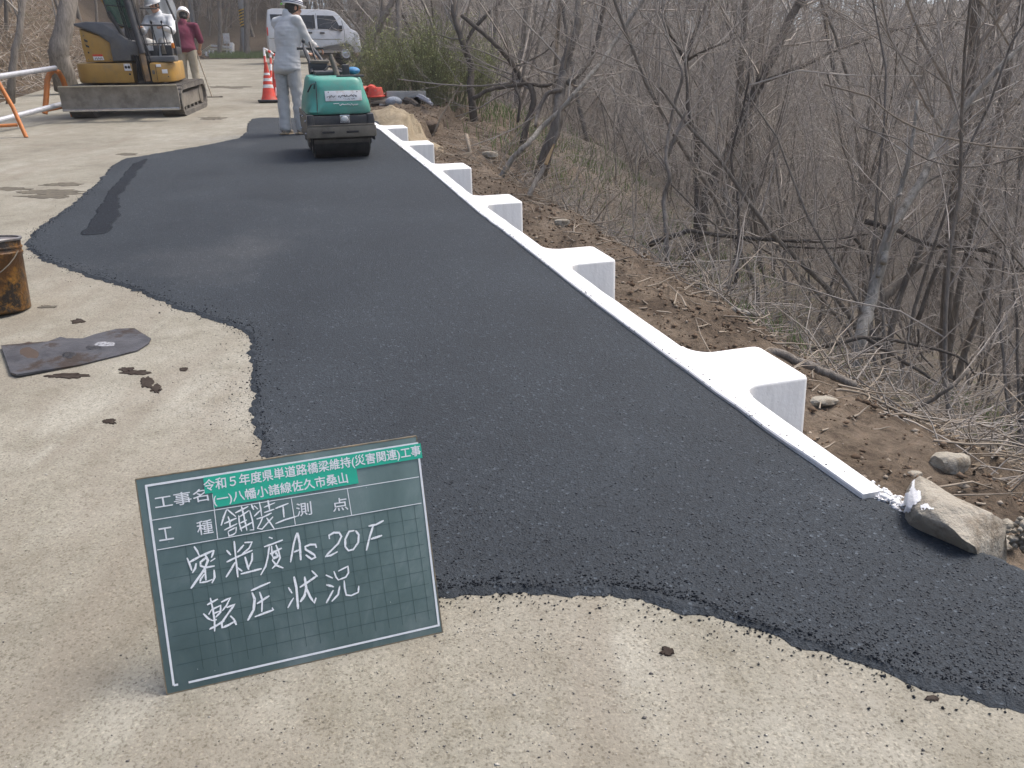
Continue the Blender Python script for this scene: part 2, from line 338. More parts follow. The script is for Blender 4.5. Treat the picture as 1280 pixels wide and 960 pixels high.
class MB:
    def __init__(s): s.v = []; s.f = []
    def add(s, v, f):
        b = len(s.v); s.v += [tuple(p) for p in v]; s.f += [tuple(i+b for i in q) for q in f]; return s
    def box(s, c, size, rot=None, bev=.0):
        bm = bmesh.new(); bmesh.ops.create_cube(bm, size=1); bmesh.ops.scale(bm, vec=size, verts=bm.verts)
        if bev: bmesh.ops.bevel(bm, geom=bm.edges[:], offset=bev, segments=2, affect='EDGES', profile=.6)
        if rot is not None: bmesh.ops.transform(bm, matrix=rot.to_4x4(), verts=bm.verts)
        bm.verts.index_update(); s.add([v.co+Vector(c) for v in bm.verts], [[v.index for v in f.verts] for f in bm.faces]); bm.free(); return s
    def bar(s, a, b, w, h, bev=.0):
        a = Vector(a); b = Vector(b); d = b-a; q = d.to_track_quat('Y', 'Z').to_matrix(); return s.box((a+b)/2, (w, d.length, h), q, bev)
    def tube(s, pts, r, k=8, cap=True):
        pts = [Vector(p) for p in pts]; n = len(pts)
        if not hasattr(r, '__len__'): r = [r]*n
        base = len(s.v); u = None
        for i, p in enumerate(pts):
            d = (pts[min(i+1, n-1)]-pts[max(i-1, 0)]).normalized()
            if u is None: u = d.orthogonal().normalized()
            u = (u-d*u.dot(d)).normalized(); w_ = d.cross(u)
            for j in range(k):
                a = 2*math.pi*j/k; s.v.append(tuple(p+(u*math.cos(a)+w_*math.sin(a))*r[i]))
        for i in range(n-1):
            for j in range(k):
                s.f.append((base+i*k+j, base+i*k+(j+1) % k, base+(i+1)*k+(j+1) % k, base+(i+1)*k+j))
        if cap: s.f.append(tuple(base+j for j in reversed(range(k)))); s.f.append(tuple(base+(n-1)*k+j for j in range(k)))
        return s
    def lathe(s, prof, k=24, M_=None, c=(0, 0, 0)):
        M_ = M_ or Matrix.Identity(3); c = Vector(c); base = len(s.v); n = len(prof)
        for r, z in prof:
            for j in range(k):
                a = 2*math.pi*j/k; s.v.append(tuple(M_ @ Vector((r*math.cos(a), r*math.sin(a), z))+c))
        for i in range(n-1):
            for j in range(k): s.f.append((base+i*k+j, base+i*k+(j+1) % k, base+(i+1)*k+(j+1) % k, base+(i+1)*k+j))
        if prof[0][0] > 1e-6: s.f.append(tuple(base+j for j in reversed(range(k))))
        if prof[-1][0] > 1e-6: s.f.append(tuple(base+(n-1)*k+j for j in range(k)))
        return s
    def ell(s, c, r, rot=None, k=16, m_=10):
        rot = rot or Matrix.Identity(3); c = Vector(c); base = len(s.v)
        for i in range(1, m_):
            t = math.pi*i/m_
            for j in range(k):
                a = 2*math.pi*j/k; s.v.append(tuple(c+rot @ Vector((r[0]*math.sin(t)*math.cos(a), r[1]*math.sin(t)*math.sin(a), r[2]*math.cos(t)))))
        s.v.append(tuple(c+rot @ Vector((0, 0, r[2])))); s.v.append(tuple(c+rot @ Vector((0, 0, -r[2])))); tp = len(s.v)-2; bt = tp+1
        for i in range(m_-2):
            for j in range(k): s.f.append((base+i*k+j, base+(i+1)*k+j, base+(i+1)*k+(j+1) % k, base+i*k+(j+1) % k))
        for j in range(k):
            s.f.append((tp, base+j, base+(j+1) % k)); s.f.append((bt, base+(m_-2)*k+(j+1) % k, base+(m_-2)*k+j))
        return s
    def prism(s, poly, a, b, axis='y', bev=0.0, wfun=None):
        """poly in the plane across `axis`, extruded from a to b with softened rims; wfun(p) scales the half width"""
        n = len(poly); ar = sum(poly[i][0]*poly[(i+1) % n][1]-poly[(i+1) % n][0]*poly[i][1] for i in range(n))
        if ar < 0: poly = poly[::-1]
        def off(d):
            out = []
            for i in range(n):
                p0 = Vector(poly[i-1]); p = Vector(poly[i]); p1 = Vector(poly[(i+1) % n])
                e0 = (p-p0).normalized(); e1 = (p1-p).normalized(); n0 = Vector((-e0.y, e0.x)); n1 = Vector((-e1.y, e1.x)); q = n0+n1
                q = q/max(.5, q.dot(n0)) if q.length > 1e-6 else n0
                out.append(p+q*d)
            return out
        rings = [(a, bev), (a+bev*.3, bev*.3), (a+bev, 0), (b-bev, 0), (b-bev*.3, bev*.3), (b, bev)] if bev else [(a, 0), (b, 0)]
        base = len(s.v); mid = (a+b)/2
        for t, o_ in rings:
            for p, q0 in zip(off(o_), poly):
                tt = mid+(t-mid)*(wfun(q0) if wfun else 1)
                s.v.append({'y': (p.x, tt, p.y), 'x': (tt, p.x, p.y), 'z': (p.x, p.y, tt)}[axis])
        L = len(rings)
        for i in range(L-1):
            for j in range(n): s.f.append((base+i*n+j, base+i*n+(j+1) % n, base+(i+1)*n+(j+1) % n, base+(i+1)*n+j))
        s.f.append(tuple(base+j for j in reversed(range(n)))); s.f.append(tuple(base+(L-1)*n+j for j in range(n)))
        return s
    def mesh(s, name):
        me = bpy.data.meshes.new(name); me.from_pydata(s.v, [], s.f); bm = bmesh.new(); bm.from_mesh(me)
        bmesh.ops.recalc_face_normals(bm, faces=bm.faces); bm.to_mesh(me); bm.free(); return me
    def obj(s, name, mat, parent=None, smooth=True, ang=38): return add_mesh(name, s.mesh(name), mat, parent, smooth, ang)
def rot3(ax, ang): return Matrix.Rotation(R_(ang), 3, ax)
def copy_tree(o, parent=None):
    c = o.copy(); COL.objects.link(c)
    if parent: c.parent = parent
    for ch in list(o.children): copy_tree(ch, c)
    return c

def np_tubes(lines, k=3):
    """lines: list of (points, radii). Returns V, F arrays, all quads"""
    groups = {}
    for p, r in lines: groups.setdefault(len(p), []).append((p, r))
    Vs, Fs, base = [], [], 0
    ang = np.arange(k)*2*np.pi/k; ca, sa = np.cos(ang), np.sin(ang)
    for n, L in groups.items():
        Pp = np.array([l[0] for l in L], dtype=float); Rr = np.array([l[1] for l in L], dtype=float); m_ = len(L)
        D = np.empty_like(Pp); D[:, 1:-1] = Pp[:, 2:]-Pp[:, :-2]; D[:, 0] = Pp[:, 1]-Pp[:, 0]; D[:, -1] = Pp[:, -1]-Pp[:, -2]
        D /= np.linalg.norm(D, axis=2, keepdims=True)+1e-9
        ref = np.where(np.abs(D[:, :1, 2:3]) > .8, np.array([1., 0, 0]), np.array([0, 0, 1.]))
        U = np.cross(D, np.broadcast_to(ref, D.shape)); U /= np.linalg.norm(U, axis=2, keepdims=True)+1e-9; W = np.cross(D, U)
        V = Pp[:, :, None, :]+Rr[:, :, None, None]*(U[:, :, None, :]*ca[None, None, :, None]+W[:, :, None, :]*sa[None, None, :, None])
        Vs.append(V.reshape(-1, 3))
        i = np.arange(m_)[:, None, None]*n*k; a = np.arange(n-1)[None, :, None]*k; j = np.arange(k)[None, None, :]; j2 = (j+1) % k
        F = np.stack([i+a+j, i+a+j2, i+a+k+j2, i+a+k+j], -1).reshape(-1, 4)+base
        Fs.append(F); base += m_*n*k
    return np.concatenate(Vs), np.concatenate(Fs)
def rocks(Pc, size, seed=1, flat=.6, nrm=None):
    r = np.random.RandomState(seed); n = len(Pc)
    B = np.array([[1, 0, 0], [0, 1, 0], [-1, 0, 0], [0, -1, 0], [0, 0, 1], [0, 0, -1.]])
    V = np.broadcast_to(B, (n, 6, 3))*(.6+.7*r.rand(n, 6, 1)); V = V+.18*r.randn(n, 6, 3)
    a = r.rand(n)*6.28; c, s = np.cos(a), np.sin(a); X = V[..., 0]*c[:, None]-V[..., 1]*s[:, None]; Y = V[..., 0]*s[:, None]+V[..., 1]*c[:, None]
    V = np.stack([X, Y*(.65+.3*r.rand(n, 1)), V[..., 2]*flat], -1)*np.asarray(size)[:, None, None]*.5+np.asarray(Pc)[:, None, :]
    T = np.array([[0, 1, 4], [1, 2, 4], [2, 3, 4], [3, 0, 4], [1, 0, 5], [2, 1, 5], [3, 2, 5], [0, 3, 5]])
    return V.reshape(-1, 3), (T[None]+np.arange(n)[:, None, None]*6).reshape(-1, 3)
def leaves(Pc, size, seed=2, updir=.5):
    r = np.random.RandomState(seed); n = len(Pc)
    A = r.randn(n, 3); A[:, 2] *= (1-updir); A /= np.linalg.norm(A, axis=1, keepdims=True); B = r.randn(n, 3); B[:, 2] *= (1-updir); B -= A*(A*B).sum(1, keepdims=True); B /= np.linalg.norm(B, axis=1, keepdims=True)
    Cn = np.cross(A, B); s = np.asarray(size)[:, None]; Pc = np.asarray(Pc)
    V = np.stack([Pc-A*s*.5, Pc+B*s*.28+Cn*s*.1, Pc+A*s*.5, Pc-B*s*.28+Cn*s*.12], 1)
    return V.reshape(-1, 3), (np.array([[0, 1, 2, 3]])+np.arange(n)[:, None]*4)
# ================================================================ THE SETTING
DROP[:] = [(0, -.33), (.45, -.36), (1.1, -.52), (1.9, -.9), (2.6, -1.3), (4.5, -2.2), (10, -4.9), (20, -10.5), (35, -18), (60, -22)]
def arange_nu(parts):
    out = []
    for a, b, d in parts: out += list(np.arange(a, b, d))
    out.append(parts[-1][1]); return out
def build_terrain():
    S = arange_nu([(-90, -40, 6), (-40, -20, 2), (-20, -12, .8), (-12, -6.6, .2), (-6.6, -6.0, .1), (-6.0, 0, 1.5), (0, .08, .04), (.08, 4.5, .085), (4.5, 8, .25), (8, 20, .8), (20, 60, 2), (60, 170, 5)])
    T = arange_nu([(-30, -5, 3), (-5, -1.5, .5), (-1.5, 13, .09), (13, 24, .25), (24, 50, .8), (50, 90, 2), (90, 210, 6)])
    V = []; cov = []
    for s in S:
        for t in T:
            x, y = xy(s, t); z = terr(x, y); V.append((x, y, z))
            nz = noise.fractal(Vector((x*.9, y*.9, 5)), 1, 2, 4)
            if s > -1: d = 1-max(0, min(1, ((s-verge(t)*.9)-2.1-1.0*nz)/.7))
            else: d = max(0, min(1, .22+.8*nz))
            if y > 38: d = 0
            g = 1.0 if (s > 1 and t < 26) else (.6 if s < -5 else .15)
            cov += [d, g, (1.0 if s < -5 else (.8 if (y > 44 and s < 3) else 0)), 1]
    n = len(T); i = np.arange(len(S)-1)[:, None]*n+np.arange(n-1)[None]; i = i.ravel()
    F = np.stack([i, i+n, i+n+1, i+1], 1)
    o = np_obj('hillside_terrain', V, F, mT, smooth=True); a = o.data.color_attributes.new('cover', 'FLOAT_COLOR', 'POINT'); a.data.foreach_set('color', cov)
    return tag(o, kind='structure')
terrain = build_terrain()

def sheet(name, fz, S, T, mat, edge=None):
    V = []
    for s in S:
        for t in T:
            ss = s
            if edge: ss = edge(s, t)
            x, y = xy(ss, t); V.append((x, y, fz(x, y)))
    n = len(T); i = (np.arange(len(S)-1)[:, None]*n+np.arange(n-1)[None]).ravel()
    return tag(np_obj(name, V, np.stack([i, i+n, i+n+1, i+1], 1), mat), kind='structure')
def road_edge(s, t):
    k = (s+6.3)/6.1                      # 0 at the bank, 1 at the kerb
    l = -6.32+.07*noise.noise(Vector((0, t*1.3, 1)))+.03*noise.noise(Vector((0, t*7, 1)))
    r = -.2+min(1.3, max(0, (t-13.5)*.2))
    return l+(r-l)*k
road = sheet('road', lambda x, y: Zr(x, y), list(np.linspace(-6.3, -.2, 14)), arange_nu([(-6, 30, .25), (30, 40.5, 1)]), mR, road_edge)

def refine(pts, step, amp, sc_=9, closed=True, seed=0):
    out = []; n = len(pts)
    for i in range(n if closed else n-1):
        a = Vector(pts[i][:2]); b = Vector(pts[(i+1) % n][:2]); k = max(1, int((b-a).length/step)); nn = (b-a).normalized(); nn = Vector((-nn.y, nn.x))
        for j in range(k):
            p = a.lerp(b, j/k); q = Vector((p.x*sc_, p.y*sc_, seed))
            out.append(p+nn*amp*(noise.noise(q)+.6*noise.noise(q*3.1)+.35*noise.noise(q*8)))
    return out
def smooth_poly(pts, it=2):
    for _ in range(it):
        n = len(pts); q = []
        for i in range(n):
            a, b = pts[i], pts[(i+1) % n]; q += [a.lerp(b, .25), a.lerp(b, .75)]
        pts = q
    return pts
from mathutils.geometry import tessellate_polygon
def slab(name, poly, h, mat, skirt=.0, base=0.0, nz=0.0):
    """flat-topped sheet of thickness h lying on the road, its rim running out over `skirt`"""
    n = len(poly); ar = sum(poly[i].x*poly[(i+1) % n].y-poly[(i+1) % n].x*poly[i].y for i in range(n))
    if ar < 0: poly = poly[::-1]
    V = [(p.x, p.y, Zr(p.x, p.y)+base+h) for p in poly]; F = [tuple(t) for t in tessellate_polygon([[Vector(v) for v in V]])]
    for i in range(n):
        a, b = poly[i-1], poly[(i+1) % n]; d = (b-a).normalized(); q = poly[i]+Vector((d.y, -d.x))*skirt*(1+.6*noise.noise(Vector((poly[i].x*20, poly[i].y*20, 0))))
        V.append((q.x, q.y, Zr(q.x, q.y)+base+.001))
    for i in range(n): j = (i+1) % n; F.append((i, i+n, j+n, j))
    me = bpy.data.meshes.new(name); me.from_pydata(V, [], F)
    bm = bmesh.new(); bm.from_mesh(me)
    for f_ in bm.faces:
        f_.normal_update()
        if f_.normal.z < 0: f_.normal_flip()
    bm.to_mesh(me); bm.free()
    return tag(add_mesh(name, me, mat, None, False), kind='structure')
curb_in = [G(*p, .04)-Vector((0, 0, .04)) for p in ((1079, 612), (1017, 569), (954, 526), (895, 483), (837, 441), (782, 401), (732, 364), (684, 327), (640, 293), (597, 261), (565, 234), (533, 207), (500, 181), (474, 160))]
near_px = [(470, 152), (440, 150), (330, 147), (312, 150), (310, 171), (270, 180), (230, 187), (185, 195), (150, 200), (125, 228), (95, 255), (66, 276), (43, 292), (37, 308), (50, 322), (100, 340), (160, 358), (220, 382), (275, 400), (316, 413), (320, 450), (322, 500), (330, 552), (350, 600), (400, 660), (480, 715), (545, 741), (600, 737), (680, 740), (770, 736), (820, 746), (870, 757), (960, 790), (1060, 820), (1150, 850), (1290, 880), (1400, 920)]
right_px = [(1420, 800), (1330, 745), (1280, 719), (1220, 694), (1160, 664), (1125, 640)]
A_pts = [G(*p) for p in near_px+right_px]
_o = [Vector(p[:2]) for p in A_pts]; _o = [_o[0]]+[q for a, b in zip(_o, _o[1:]) for q in (a.lerp(b, .25), a.lerp(b, .75))]+[_o[-1]]
left_part = refine(refine(_o, .03, .026, 9, closed=False), .012, .007, 60, closed=False)
# along the kerb the asphalt runs straight under its lip
poly = left_part+refine([Vector(p[:2])+Vector((N_.x, N_.y))*.03 for p in curb_in], .05, .006, closed=False)+[Vector(curb_in[-1][:2])+Vector((N_.x, N_.y))*.03]
# rotate so that both runs join cleanly: polygon = kerb (near to far) + left part (far to near)
asph = slab('asphalt_pavement', poly, .010, mA, .022)
def strip_poly(pxs): return smooth_poly(refine([Vector(G(*p)[:2]) for p in pxs], .05, .03, 5), 1)
tag(slab('asphalt_dark_strip', strip_poly([(183, 200), (168, 206), (150, 228), (133, 248), (126, 266), (119, 272), (106, 296), (131, 294), (140, 284), (148, 262), (146, 246), (160, 232)]), .0045, mA2, .012, .010), kind='structure')

# ---- retaining kerb of white-washed concrete with its post blocks
curb = thing('retaining_kerb', 'white painted concrete kerb with square post blocks along the outer edge of the asphalt', 'kerb', (1.0, 2.2, Zr(1, 2.2)))
cm0 = Matrix.Translation(-curb.location)
cl = [Vector(p) for p in curb_in]; far = cl[-1]+(cl[-1]-cl[-2])*1.0; far2 = Vector((-2.6, 13.9, Zr(-2.6, 13.9))); line = cl+[far2]
fine = []
for a, b in zip(line, line[1:]):
    k = max(1, int((b-a).length/.12))
    for j in range(k): fine.append(a.lerp(b, j/k))
fine.append(line[-1]); Nn = Vector((N_.x, N_.y, 0)); V = []; F = []
prof = [(0.0, -.45), (0.0, .02), (.005, .025), (.099, .025), (.105, .018), (.105, -.75)]
for i, p in enumerate(fine):
    j = .004*noise.noise(Vector((i*.9, 0, 0)))+.003*noise.noise(Vector((i*3.1, 2, 0)))
    for (a, h) in prof:
        a *= .72+.28*min(1, i/5)
        q = p+Nn*(a+(j if a < .05 else -j)); V.append((q.x, q.y, Zr(q.x, q.y)+h+(.002*noise.noise(Vector((i*.5, 5, 0))) if h > 0 else 0)))
k = len(prof)
for i in range(len(fine)-1):
    for j in range(k-1): F.append((i*k+j, i*k+j+1, (i+1)*k+j+1, (i+1)*k+j))
F += [tuple(range(k)), tuple(reversed(range((len(fine)-1)*k, len(fine)*k)))]
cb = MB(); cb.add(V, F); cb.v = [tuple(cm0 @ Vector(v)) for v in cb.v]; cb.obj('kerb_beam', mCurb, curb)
def curb_at(t):
    best = min(fine, key=lambda p: abs(st(p.x, p.y)[1]-t)); return best
def block_plan(r=.085, hw=.175, out=.305):
    pts = [(-.03, -hw-r)]
    for a in range(0, 91, 15): pts.append((r-r*math.cos(R_(a)), -hw-r+r*math.sin(R_(a))))
    for a in range(0, 91, 30): pts.append((out-.025+.025*math.sin(R_(a)), -hw+.025-.025*math.cos(R_(a))))
    return pts+[(x, -y) for x, y in reversed(pts)]
bt = [st(*((G(*a, .04)+G(*b, .04))/2)[:2])[1] for a, b in (((960, 434), (1013, 475)), ((725, 306), (766, 327)), ((630, 241), (649, 252)), ((565, 200), (579, 208)), ((522, 174), (533, 179)), ((495, 153), (500, 160)))]
bt.append(bt[-1]+1.87)
for i, t in enumerate(bt):
    p = curb_at(t)+Nn*.105; b = MB(); pl = block_plan(); n = len(pl); rings = [(-.95, 0), (.012, 0), (.02, .003), (.0235, .01)]
    V = []
    for h, ins in rings:
        for (a, c) in pl:
            a2 = a-ins*min(1, max(0, (a-.1)/.1)); c2 = c-math.copysign(ins*min(1, max(0, a/.08)), c)
            q = p+Nn*a2+Vector((T_.x, T_.y, 0))*c2; V.append((q.x, q.y, Zr(q.x, q.y)+h))
    F = [(r*n+j, r*n+(j+1) % n, (r+1)*n+(j+1) % n, (r+1)*n+j) for r in range(3) for j in range(n)]+[tuple(3*n+j for j in range(n))]
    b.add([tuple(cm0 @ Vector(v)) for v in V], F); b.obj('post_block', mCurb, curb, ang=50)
# crumbs of white paint between the kerb end and the rock
pc = []; sz = []
for i in range(260):
    u_ = rng.random(); p = G(1080+u_*45+rng.gauss(0, 3), 612+u_*22+rng.gauss(0, 3.5)); k = (p.x-1.06)
    pc.append((p.x, p.y, Zr(p.x, p.y)+rng.uniform(.01, .05))); sz.append(rng.uniform(.008, .028))
pc = [(a, b, Zr(a, b)+.3*(c-Zr(a, b))) for a, b, c in pc]; V, F = rocks(pc, sz, 5); tag(np_obj('paint_splashed_gravel', V, F, mPaintW), kind='stuff')

# ---- loose stone, crumbs and litter (nobody could count them)
def on_plane(q, h=0): return (q[0], q[1], Zr(q[0], q[1])+h)
def inside(poly, x, y):
    c = False; n = len(poly); j = n-1
    for i in range(n):
        a, b = poly[i], poly[j]
        if (a.y > y) != (b.y > y) and x < (b.x-a.x)*(y-a.y)/(b.y-a.y)+a.x: c = not c
        j = i
    return c
coarse_poly = [Vector(p[:2]) for p in A_pts]+[Vector(p[:2]) for p in curb_in]
pc = []; sz = []
edge_near = [Vector(G(*p)[:2]) for p in near_px[9:36]]
while len(pc) < 4200:                      # asphalt crumbs along the ragged edge
    i = rng.randrange(len(edge_near)-1); p = edge_near[i].lerp(edge_near[i+1], rng.random()); d = Vector((rng.gauss(0, 1), rng.gauss(0, 1)))
    dist = rng.choice([.012, .02, .03, .07]) ; q = p+d*dist
    ins = inside(coarse_poly, q.x, q.y); pc.append(on_plane(q, .011 if ins else .002)); sz.append(rng.uniform(.003, .008)*(1 if rng.random() < .93 else 1.6))
for i in range(700):                      # crumbs caught along and on the kerb
    j = rng.randrange(len(fine)-8); p = fine[j].lerp(fine[j+1], rng.random()); o_ = abs(rng.gauss(0, .012)) if rng.random() < .85 else rng.uniform(0, .2)
    if o_ > .095: continue
    q = p+Nn*o_; pc.append((q.x, q.y, Zr(q.x, q.y)+(.022 if o_ < .006 else .027))); sz.append(rng.uniform(.003, .009))
V, F = rocks(pc, sz, 3); tag(np_obj('asphalt_crumbs', V, F, mA2), kind='stuff')
pc = []; sz = []
while len(pc) < 5500:                     # coarse chips standing out of the near asphalt
    px, py = rng.uniform(330, 1300), rng.uniform(330, 900)
    if rng.random() > ((py-300)/560)**1.5: continue
    p = G(px, py)
    if inside(coarse_poly, p.x, p.y): pc.append(on_plane(p, .0112)); sz.append(rng.uniform(.003, .007)*(1 if rng.random() < .96 else 1.5))
V, F = rocks(pc, sz, 4, .45); tag(np_obj('asphalt_chippings', V, F, M('asphalt_chip', (.02, .023, .029), (.045, .05, .058), 24, .6, world=True)), kind='stuff')
pc = []; sz = []
for i in range(2300):                     # grit on the concrete
    cx_, cy_, r_ = rng.choice([(640, 800, 110), (800, 800, 170), (250, 470, 70), (600, 850, 200), (1050, 900, 160), (300, 500, 40), (150, 520, 240), (450, 860, 150)])
    p = G(rng.gauss(cx_, r_), max(230, rng.gauss(cy_, r_*.6)))
    if not inside(coarse_poly, p.x, p.y) and st(p.x, p.y)[0] < -.3: pc.append(on_plane(p, .001)); sz.append(rng.uniform(.002, .006)*(1 if rng.random() < .96 else 2))
nn = len(pc)//2
V, F = rocks(pc[:nn], sz[:nn], 6); tag(np_obj('dark_grit', V, F, M('dark_grit', (.06, .058, .056), (.14, .13, .12), 40, .8, world=True)), kind='stuff')
V, F = rocks(pc[nn:], sz[nn:], 7); tag(np_obj('pale_grit', V, F, M('pale_grit', (.3, .28, .24), (.45, .43, .38), 40, .9, world=True)), kind='stuff')
# stains on the concrete: thin irregular tar and damp patches
def blot(name, px, py, w_, h_, mat, seed, hgt=.0035):
    c = G(px, py); pts = []
    for i in range(36):
        a = 2*math.pi*i/36; r = 1+.75*noise.noise(Vector((math.cos(a)*1.3, math.sin(a)*1.3, seed)))+.55*noise.noise(Vector((math.cos(a)*4, math.sin(a)*4, seed)))
        q = G(px+math.cos(a)*w_*r, py+math.sin(a)*h_*r); pts.append(Vector(q[:2]))
    return slab(name, pts, hgt, mat, .003)
mStain = M('damp_stain', (.15, .135, .105), (.09, .082, .07), 20, .9, world=True, spec=.08)
for i, (a, b, c, d) in enumerate([(70, 240, 42, 3), (60, 246, 30, 2.2), (15, 236, 22, 2), (78, 231, 26, 2), (285, 109, 22, 1.6), (264, 148, 18, 1.6), (160, 193, 14, 1.2), (60, 384, 10, 1.6)]): blot('road_stain', a, b, c, d, mStain, i)
for i, (a, b, c, d) in enumerate([(137, 527, 8, 3), (98, 402, 8, 2.2), (183, 478, 9, 5), (195, 486, 6, 4), (170, 466, 14, 2.4), (82, 470, 22, 2.6), (158, 462, 8, 2.5), (835, 815, 8, 4), (230, 462, 4, 2), (45, 452, 4, 1.5), (1165, 873, 7, 3)]): blot('tar_spot', a, b, c, d, M('tar_spot', (.03, .022, .018), (.055, .045, .038), 30, .8, world=True, spec=.08) if i == 0 else bpy.data.materials['tar_spot'], 20+i)
# ================================================================ BLACKBOARD
def proj(p):
    v = Vector(p)-CAM; z = v.dot(_fw); return 640+1000*v.dot(CR)/z, 480-1000*v.dot(CU)/z
BL, BR = G(209, 868, .002), G(553, 790, .002); bu = (BR-BL).normalized(); W_ = (BR-BL).length
_h = Vector((-bu.y, bu.x, 0)).normalized(); _v = bu.cross(_h).normalized(); _v = _v if _v.z > 0 else -_v; _h = _v.cross(bu); best = None
for _a in range(0, 40):
    for _k in range(60, 90):
        bv = (_v*math.cos(R_(_a))+_h*math.sin(R_(_a))*(1 if _h.y > 0 else -1)); hh = W_*_k/100
        e = sum((Vector(proj(q))-Vector(t)).length for q, t in ((BL+bv*hh, (173, 600)), (BR+bv*hh, (525, 546))))
        if best is None or e < best[0]: best = (e, bv.copy(), hh, _a)
print('board fit', best[0], best[2], best[3], W_); bv = best[1]; H_ = best[2]; bn = bu.cross(bv)
bmx = Matrix((bu, bv, bn)).transposed().to_4x4(); bmx.translation = BL
board = thing('blackboard', 'green construction blackboard with chalk writing and a green title strip, leaning on the concrete', 'blackboard'); board.matrix_world = bmx
def B(px, py):
    d = ray(px, py); t = (BL-CAM).dot(bn)/d.dot(bn); q = CAM+d*t-BL; return Vector((q.dot(bu), q.dot(bv)))
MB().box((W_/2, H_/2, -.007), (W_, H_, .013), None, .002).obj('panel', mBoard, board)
rim = MB()
for c, s in (((W_/2, -.0005, -.007), (W_+.002, .0025, .0134)), ((W_/2, H_+.0005, -.007), (W_+.002, .0025, .0134)), ((-.0005, H_/2, -.007), (.0025, H_, .0134)), ((W_+.0005, H_/2, -.007), (.0025, H_, .0134))): rim.box(c, s)
rim.obj('edge_trim', mWoodE, board)
back = MB(); back.box((.3, .23, -.022), (.05, .36, .016)); back.obj('back_batten', mWoodE, board)
leg = MB(); foot = Matrix(bmx).inverted() @ Vector((-.38, 1.93, Zr(-.38, 1.93)+.002)); leg.bar((.3, .3, -.035), foot, .018, .018); leg.obj('prop_leg', mWoodE, board)
def ribbon(pts, w_, z, mb, wj=0.0, taper=False):
    P_ = [Vector(p) for p in pts]; q = []
    for a, b in zip(P_, P_[1:]):
        k = max(1, int((b-a).length/.006))
        for j in range(k): q.append(a.lerp(b, j/k))
    q.append(P_[-1]); V = []; n = len(q)
    for i, p in enumerate(q):
        d = (q[min(i+1, n-1)]-q[max(0, i-1)]).normalized(); nn_ = Vector((-d.y, d.x)); ww = w_*(1+wj*noise.noise(Vector((p.x*300, p.y*300, 1))))/2
        if taper and i in (0, n-1): ww *= .6
        V += [(p.x+nn_.x*ww, p.y+nn_.y*ww, z), (p.x-nn_.x*ww, p.y-nn_.y*ww, z)]
    mb.add(V, [(2*i, 2*i+1, 2*i+3, 2*i+2) for i in range(n-1)])
def Z3(p): return B(160+p[0]/2.744, 530+p[1]/2.744)
zz = .0004
g = MB()
u0, v0, u1, v1 = .045, .035, .565, .30
for i in range(17): u = .075+i*.03; ribbon([(u, v0), (u, v1)], .0009, zz, g)
for i in range(9): v = .055+i*.03; ribbon([(u0-.02, v), (u1, v)], .0009, zz+.0001, g)
g.obj('grid_lines', mGrid, board, False)
g = MB()
c0, c1, c2, c3 = Z3((62, 212)), Z3((992, 66)), Z3((1066, 690)), Z3((157, 896))
ribbon([c0+Vector((-.002, 0)), c1+Vector((.002, 0))], .0045, zz+.0003, g, .1); ribbon([c1, c2], .0045, zz+.0004, g, .1); ribbon([c2+Vector((.002, 0)), Z3((208, 886))], .0045, zz+.0003, g, .1); ribbon([c0, c3], .0045, zz+.0004, g, .1); ribbon([c3, Z3((172, 893))], .0045, zz+.0003, g)
g.obj('border_lines', mPrint, board, False)
g = MB()
for a, b in (((82, 330), (998, 181)), ((100, 432), (1006, 271)), ((290, 240), (308, 396)), ((560, 255), (574, 345)), ((752, 222), (767, 312))): ribbon([Z3(a), Z3(b)], .0017, zz+.0005, g, .1)
g.obj('row_lines', mPrint, board, False)
def quad(mb, pts, z): mb.add([(p.x, p.y, z) for p in pts], [(0, 1, 2, 3)])
g = MB(); quad(g, [Z3((258, 184)), Z3((1003, 66)), Z3((1010, 116)), Z3((264, 240))], .0012); g.obj('title_strip', mStick, board, False)
g = MB(); quad(g, [Z3((290, 234)), Z3((783, 153)), Z3((791, 203)), Z3((296, 287))], .0011); g.obj('title_strip', mStick, board, False)
def text_part(name, body, quadpts, z, mat, bold=0.0, xpad=(0, 0)):
    """flat printed lettering fitted into the quad (lower-left, lower-right, upper-right, upper-left)"""
    cu = bpy.data.curves.new('lettering', 'FONT'); cu.body = body; cu.resolution_u = 2
    o = bpy.data.objects.new('lettering', cu); COL.objects.link(o)
    me = bpy.data.meshes.new_from_object(o.evaluated_get(bpy.context.evaluated_depsgraph_get())); bpy.data.objects.remove(o); bpy.data.curves.remove(cu)
    n = len(me.vertices)
    if not n: return None
    co_ = np.empty(n*3); me.vertices.foreach_get('co', co_); co_ = co_.reshape(-1, 3); lo, hi = co_.min(0), co_.max(0)
    fu = (co_[:, 0]-lo[0])/(hi[0]-lo[0]); fv = (co_[:, 1]-lo[1])/(hi[1]-lo[1]); a, b, c, d = [np.array((p.x, p.y)) for p in quadpts]
    q = (a*(1-fu)[:, None]+b*fu[:, None])*(1-fv)[:, None]+(d*(1-fu)[:, None]+c*fu[:, None])*fv[:, None]
    co_[:, :2] = q; co_[:, 2] = z; tris = [tuple(p.vertices) for p in me.polygons]; bpy.data.meshes.remove(me); mb = MB()
    for k, (ox, oy) in enumerate([(0, 0)]+([(bold, 0), (-bold, 0), (0, bold), (0, -bold)] if bold else [])):
        mb.add([(c_[0]+ox, c_[1]+oy, z+k*.00003) for c_ in co_], tris)
    me = bpy.data.meshes.new(name); me.from_pydata(mb.v, [], mb.f); return add_mesh(name, me, mat, board, False)
